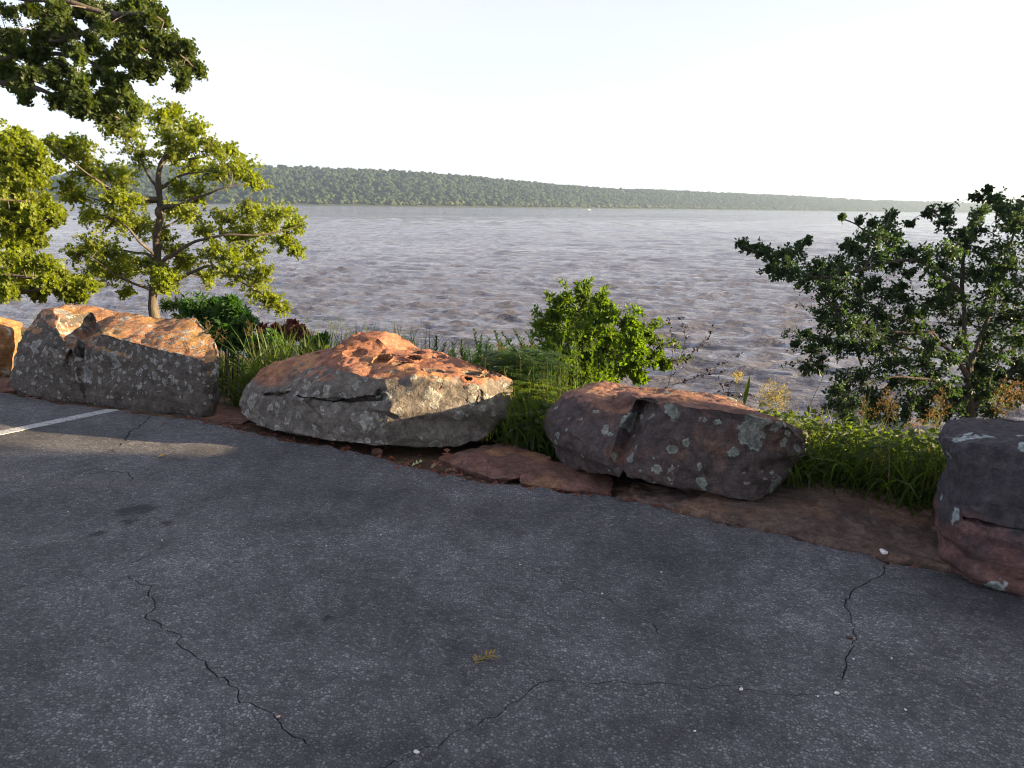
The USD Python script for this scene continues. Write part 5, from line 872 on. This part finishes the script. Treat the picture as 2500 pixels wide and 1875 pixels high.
tag(obj('grass', cat([blades(1300, area(-.1, .8, .60, 1.6, 5), .46, .013, 6, .85), blades(900, area(-.1, 1.0, 1.2, 2.2, 7), .55, .012, 8, .6), weeds(600, area(-.05, .9, .6, 1.9, 9), .34, .05, 10)]), GRASS), 'grass and small weeds in the gap between the peaked and the lichened boulders', 'grass', kind='stuff')
tag(obj('grass', cat([blades(3600, area(1.55, 3.6, .60, 1.7, 11), .48, .010, 12, .85), blades(2400, area(1.5, 4.1, 1.3, 2.8, 13), .56, .009, 14, .75), blades(420, area(1.6, 3.4, .7, 2.0, 15), .58, .020, 16, .95), weeds(4600, area(1.5, 3.8, .7, 2.6, 17), .50, .040, 18)]), GRASS), 'sunlit grass and weeds behind the long slab, before the dark shrub', 'grass', kind='stuff')
tag(obj('grass', cat([blades(1100, area(-5.8, -4.2, .9, 2.6, 19), .65, .013, 20, .7), weeds(400, area(-5.8, -4.2, 1, 2.8, 21), .35, .05, 22)]), GRASS), 'grass behind the ochre boulder at the left edge', 'grass', kind='stuff')
tag(obj('grass', cat([blades(6500, area(-11, 6.5, 1.5, 9.5, 23), .34, .012, 24, .7, 4), weeds(4200, area(-10, 6.5, 1.5, 9, 25), .25, .055, 26)]), GRASS), 'low grass and weeds covering the bank down to the water', 'grass', kind='stuff')
tag(obj('dry_grass', cat([blades(260, area(1.55, 4.0, .7, 2.6, 51), .62, .006, 52, .6, 6), blades(160, area(-2.5, -1.4, .8, 2.4, 53), .7, .006, 54, .6), blades(120, area(-.1, .9, .7, 2.0, 55), .55, .005, 56, .6)]), STRAW), 'dry straw-coloured stalks standing among the green grass', 'dry grass', kind='stuff')
def big_blade(name, label, pts, f, Y, w, mtl, category='leaf'):
    P = smoothline([at(*f(*q), Y) for q in pts], .02); t = np.linspace(0, 1, len(P)); T = unit(np.gradient(P, axis=0)); sd = unit(np.cross(T, [.25, 1, .3])); wd = w * np.sin(np.clip(t * .93 + .07, 0, 1) * np.pi) ** .7 * .5
    V = np.vstack([P - sd * wd[:, None], P + [0, -.003, 0], P + sd * wd[:, None]]); n = len(P); F = []
    for k in range(n - 1): F += [[k, k + 1, n + k + 1], [k, n + k + 1, n + k], [n + k, n + k + 1, 2 * n + k + 1], [n + k, 2 * n + k + 1, 2 * n + k]]
    tag(obj(name, (V, np.array(F)), mtl, smooth=True, loc=P[0]), label, category)
big_blade('reed', 'single upright yellow-green blade behind the top of the lichened boulder', [(238, 1230), (248, 1180), (262, 1120), (272, 1070)], ZR, 5.2, .028, GRASS, 'reed')  # one lone grass-like leaf blade

# ------------------------------------------------------------------ unseen trees added beyond the right edge to shade the lot and the shrub
def shade_tree(name, label, xy, cen, rad, n, seed, trunk_r=.22, leaf=.17):
    G = Grower(seed); r = np.random.default_rng(seed); root = np.array([xy[0], xy[1], min(0., terrain(np.array([xy[0]]), np.array([xy[1]]))[0]) - .1]); cen, rad = np.array(cen, float), np.array(rad, float)
    trunk = G.limb([root, root + [.1, 0, 1.2], (root + cen) / 2 + [0, .1, .6], cen + [0, 0, rad[2] * .7]], trunk_r, .06, .05, 8, keep=False)
    for k in range(9): q = unit(r.normal(size=3)) * rad * .7; a = G.nodes[r.integers(len(G.nodes) // 4, len(G.nodes))]; G.limb([a, (a + cen + q) / 2 + [0, 0, .1], cen + q], .06, .012, .06, 6)
    for q in ball_pts(r, n, .4): G.clump(cen + q * rad, .62, 46, 8, .8, .005)
    t = thing(name, label, 'tree', root)
    obj('trunk', trunk, BARK, t, smooth=True)
    for m in G.limbs: obj('branch', m, BARK, t, smooth=True)
    obj('twigs', cat(G.twigs), BARK, t, smooth=True); obj('crown', G.leafmesh(T_OVAL2, leaf * 1.08), OAKD, t)
shade_tree('oak_tree', 'unseen broad low-crowned oak added beyond the right edge to shade the lot', (11.5, -.4), (11.3, -.38, 2.3), (2.6, 3.7, 2.7), 130, 81)
shade_tree('oak_tree', 'second unseen oak added behind the low-crowned one to thicken its shade', (16.5, -1.5), (16.3, -1.8, 3.4), (3.0, 4.2, 3.2), 80, 82)
shade_tree('oak_tree', 'unseen young oak added on the bank to shade the dark shrub', (9.8, 7.9), (9.6, 8.0, 1.6), (1.5, 1.1, 2.0), 30, 83, .1)

# ------------------------------------------------------------------ small things on the lot and on the stones
ROCKS = trimesh.util.concatenate(STONES)
def on_surface(px, py):
    d = ray(px, py); hit, _, _ = ROCKS.ray.intersects_location([EYE], [d]); g = gz(px, py)
    if not len(hit): return g
    h = hit[np.argmin(np.linalg.norm(hit - EYE, axis=1))]
    return h if np.linalg.norm(h - EYE) < np.linalg.norm(g - EYE) else g
PINK = mat('pink_stone', {'p': ('principled_bsdf', {'base_color': (.40, .26, .21), 'roughness': .85})}, surface='p.BSDF')
pebble(*z2(1605, 90), .017, 'white pebble lying on the long brown slab', loc=on_surface(*z2(1605, 90)))
pebble(*z1(1800, 1518), .008, 'white pebble on the long crack at the bottom of the frame')
pebble(*z1(1203, 1365), .006, 'pinkish pebble beside the lower left crack', material=PINK)
pebble(*z2(990, 680), .007, 'white pebble on the crack right of the bottom centre')
pebble(*z2(1403, 697), .007, 'white pebble at the right end of the long crack')
pebble(*z2(1458, 458), .009, 'grey pebble at the lower end of the right-hand crack', material=SOIL)
for zf, q in [(z2, (1475, 547)), (z2, (1640, 545)), (z2, (790, 860)), (z2, (390, 265)), (z2, (645, 173)), (z2, (35, 140)), (z1, (700, 600)), (z1, (1645, 577)), (z1, (295, 478)), (z1, (100, 325)), (z1, (460, 293)), (z2, (1322, 710)), (z2, (1700, 768)), (z1, (1410, 625)), (z1, (1050, 597))]:
    pebble(*zf(*q), .0042, 'tiny pale stone chip lying loose on the grey asphalt', group='loose stone chips on the asphalt')
def fallen_leaf(pos, ang, size, label, mtl=DRY, tilt=.3, tp=T_OAK, group=None, roll=.2):
    d = np.array([math.cos(ang) * math.cos(tilt), math.sin(ang) * math.cos(tilt), math.sin(tilt)]); n = np.array([-math.sin(tilt) * math.cos(ang) + roll, -math.sin(tilt) * math.sin(ang), math.cos(tilt)])
    pos = np.asarray(pos, float) + [0, 0, .006]; v, f = leaves(tp, [pos], [d], [n], [size]); f = np.vstack([f])
    tag(obj('fallen_leaf', (v, f), mtl, loc=pos), label, 'leaf', group)
Z7 = zoom(900, 1050, 3.16)
for (x, y, a, s_, ti, lab, mt) in [(330, 285, .3, .075, .5, 'pale greenish curled leaf at the asphalt edge under the peaked boulder', PALELEAF), (560, 290, 2.4, .085, .35, 'brown oak leaf lying against the flat red slab', DRY), (600, 245, 1.4, .08, 1.3, 'pinkish oak leaf standing upright against the flat red slab', DRY),
                                   (590, 322, .2, .06, .2, 'light brown leaf at the asphalt edge before the upright leaf', STRAW), (690, 330, 3.0, .075, .3, 'rust red leaf at the asphalt edge, right of the leaf heap', DRY), (485, 300, 1.0, .045, .5, 'small tan leaf left of the leaf heap', STRAW)]:
    fallen_leaf(on_surface(*Z7(x, y)), a, s_, lab, mt, ti)
fallen_leaf(on_surface(*Z3_(1160, 1120)), .4, .075, 'red-brown oak leaf under the overhang of the lichened boulder', DRY, .5)
fallen_leaf(on_surface(*Z3_(1235, 1108)), 2.7, .05, 'pale leaf tip beside the red-brown leaf under the overhang', STRAW, .4)
fallen_leaf(on_surface(*Z2_(690, 425)), 0.1, .06, 'pale curled leaf on the left slope of the peaked boulder', STRAW, .1, T_OVAL)
fallen_leaf(on_surface(*z1(682, 244)), .6, .045, 'small yellow leaf on the sunlit patch of asphalt', GOLD, .25, T_OVAL)
def sprig():
    P = smoothline([gz(*z1(x, y)) + [0, 0, .012] for x, y in [(2048, 1150), (2070, 1125), (2100, 1112), (2135, 1108)]], .006); t = thing('leaf_sprig', 'yellowed compound leaf lying alone on the asphalt near the bottom centre', 'leaf', P[0] - [0, 0, .012])
    obj('stalk', tube(P, .0012, 4), STRAW, t, smooth=True); r = np.random.default_rng(5); T = unit(np.gradient(P, axis=0)); side = np.c_[-T[:, 1], T[:, 0], 0 * T[:, 0]]
    for k in range(1, len(P) - 1, 2):
        for sg in (-1, 1): obj('leaflet', leaves(T_LANCE, [P[k]], [side[k] * sg + T[k] * .6 + [0, 0, r.uniform(-.1, .5)]], [[r.normal() * .4, r.normal() * .4, 1]], r.uniform(.022, .034)), GOLD if r.random() < .75 else GRASS, t)
sprig()
def straw(pts, f, label, w=.0022):
    P = smoothline([on_surface(*f(*q)) + [0, 0, .004] for q in pts], .02); tag(obj('straw', tube(P, w, 4), STRAW, smooth=True, loc=P[0]), label, 'straw')
straw([(1300, 1350), (1330, 1330), (1365, 1300)], Z, 'bent pale straw on the asphalt beside the end of the white line')
straw([(1310, 1248), (1370, 1252), (1420, 1243)], Z, 'dry straw lying along the foot of the notched boulder')
straw([(150, 842), (200, 838), (235, 840)], Z2_, 'dry straw at the left foot of the peaked boulder')
straw([(960, 380), (1010, 368), (1060, 362)], Z7, 'dry straw between the two red slabs')
straw([(2080, 1155), (2120, 1150), (2180, 1152)], zoom(0, 650, 3.403), 'short dry straw left of the peaked boulder foot')
def crumbs():
    r = np.random.default_rng(9); a = r.uniform(-5.5, 3.2, 1500); s_ = np.abs(r.normal(.06, .10, 1500)) - .05; P = ROW_A + ROW_U * a[:, None] + ROW_N * s_[:, None]
    e = np.interp(a, (edge - ROW_A) @ ROW_U, (edge - ROW_A) @ ROW_N); P = P + ROW_N * e[:, None]
    ic = trimesh.creation.icosphere(0, 1.0); S = r.uniform(.0025, .010, 1500) * (1 - .5 * (s_ < 0)); zz = np.where(s_ > .01, terrain(P[:, 0], P[:, 1]), 0.0) + S * .3
    V = np.c_[P, zz][:, None] + ic.vertices[None] * S[:, None, None] * r.uniform(.5, 1.3, (1500, 12, 1)) * [1, 1, .7]
    tag(obj('gravel', (V.reshape(-1, 3), (ic.faces[None] + (np.arange(1500) * 12)[:, None, None]).reshape(-1, 3)), RR), 'brown crumbs of stone and grit along the edge of the asphalt', 'gravel', kind='stuff')
crumbs()

def litter():
    r = np.random.default_rng(19); n = 420; a = np.r_[r.uniform(-2.6, 1.3, 260), r.uniform(-5, 3, 160)]; s_ = np.abs(r.normal(.10, .13, n)) - .04
    P = ROW_A + ROW_U * a[:, None] + ROW_N * (np.interp(a, (edge - ROW_A) @ ROW_U, (edge - ROW_A) @ ROW_N) + s_)[:, None]; an = r.uniform(0, 6.28, n)
    P = np.c_[P, np.where(s_ > .01, terrain(P[:, 0], P[:, 1]) + .012, .006)]
    tag(obj('leaf_litter', leaves(T_OAKS, P, np.c_[np.cos(an), np.sin(an), r.uniform(-.1, .4, n)], unit(r.normal(size=(n, 3)) * .35 + [0, 0, 1]), r.uniform(.012, .045, n)), DRY), 'bits of dead brown leaves lying in the gap along the foot of the stones', 'leaf litter', kind='stuff')
litter()

# motorboat far out on the lake
def motorboat():
    c = gz(1437, 512, WATER_Z); t = thing('motorboat', 'tiny white motorboat out on the lake before the far shore', 'boat', c)
    gel = mat('boat_white', {'p': ('principled_bsdf', {'base_color': (.8, .8, .78), 'roughness': .3})}, surface='p.BSDF'); dark = mat('boat_dark', {'p': ('principled_bsdf', {'base_color': (.03, .03, .035), 'roughness': .3})}, surface='p.BSDF')
    L = [(-2.6, .95), (-1.5, 1.0), (.5, .98), (1.7, .7), (2.5, .25), (2.8, .02)]
    hm = hull(np.array([(x, s * y, .75 + .05 * max(x, 0)) for x, y in L for s in (-1, 1)] + [(x, s * y * .6, -.15) for x, y in L[:5] for s in (-1, 1)]) + c).to_mesh()
    obj('hull', (np.array(hm.vert_properties)[:, :3], np.array(hm.tri_verts)), gel, t)
    def bx(size, at_): b = trimesh.creation.box(size); b.apply_translation(np.asarray(at_) + c); return b
    obj('console', bx((.6, .9, .75), (.1, 0, 1.12)), gel, t); obj('windshield', bx((.06, 1.0, .4), (.42, 0, 1.66)), dark, t); obj('outboard_motor', bx((.35, .4, .9), (-2.8, 0, .75)), dark, t)
motorboat()
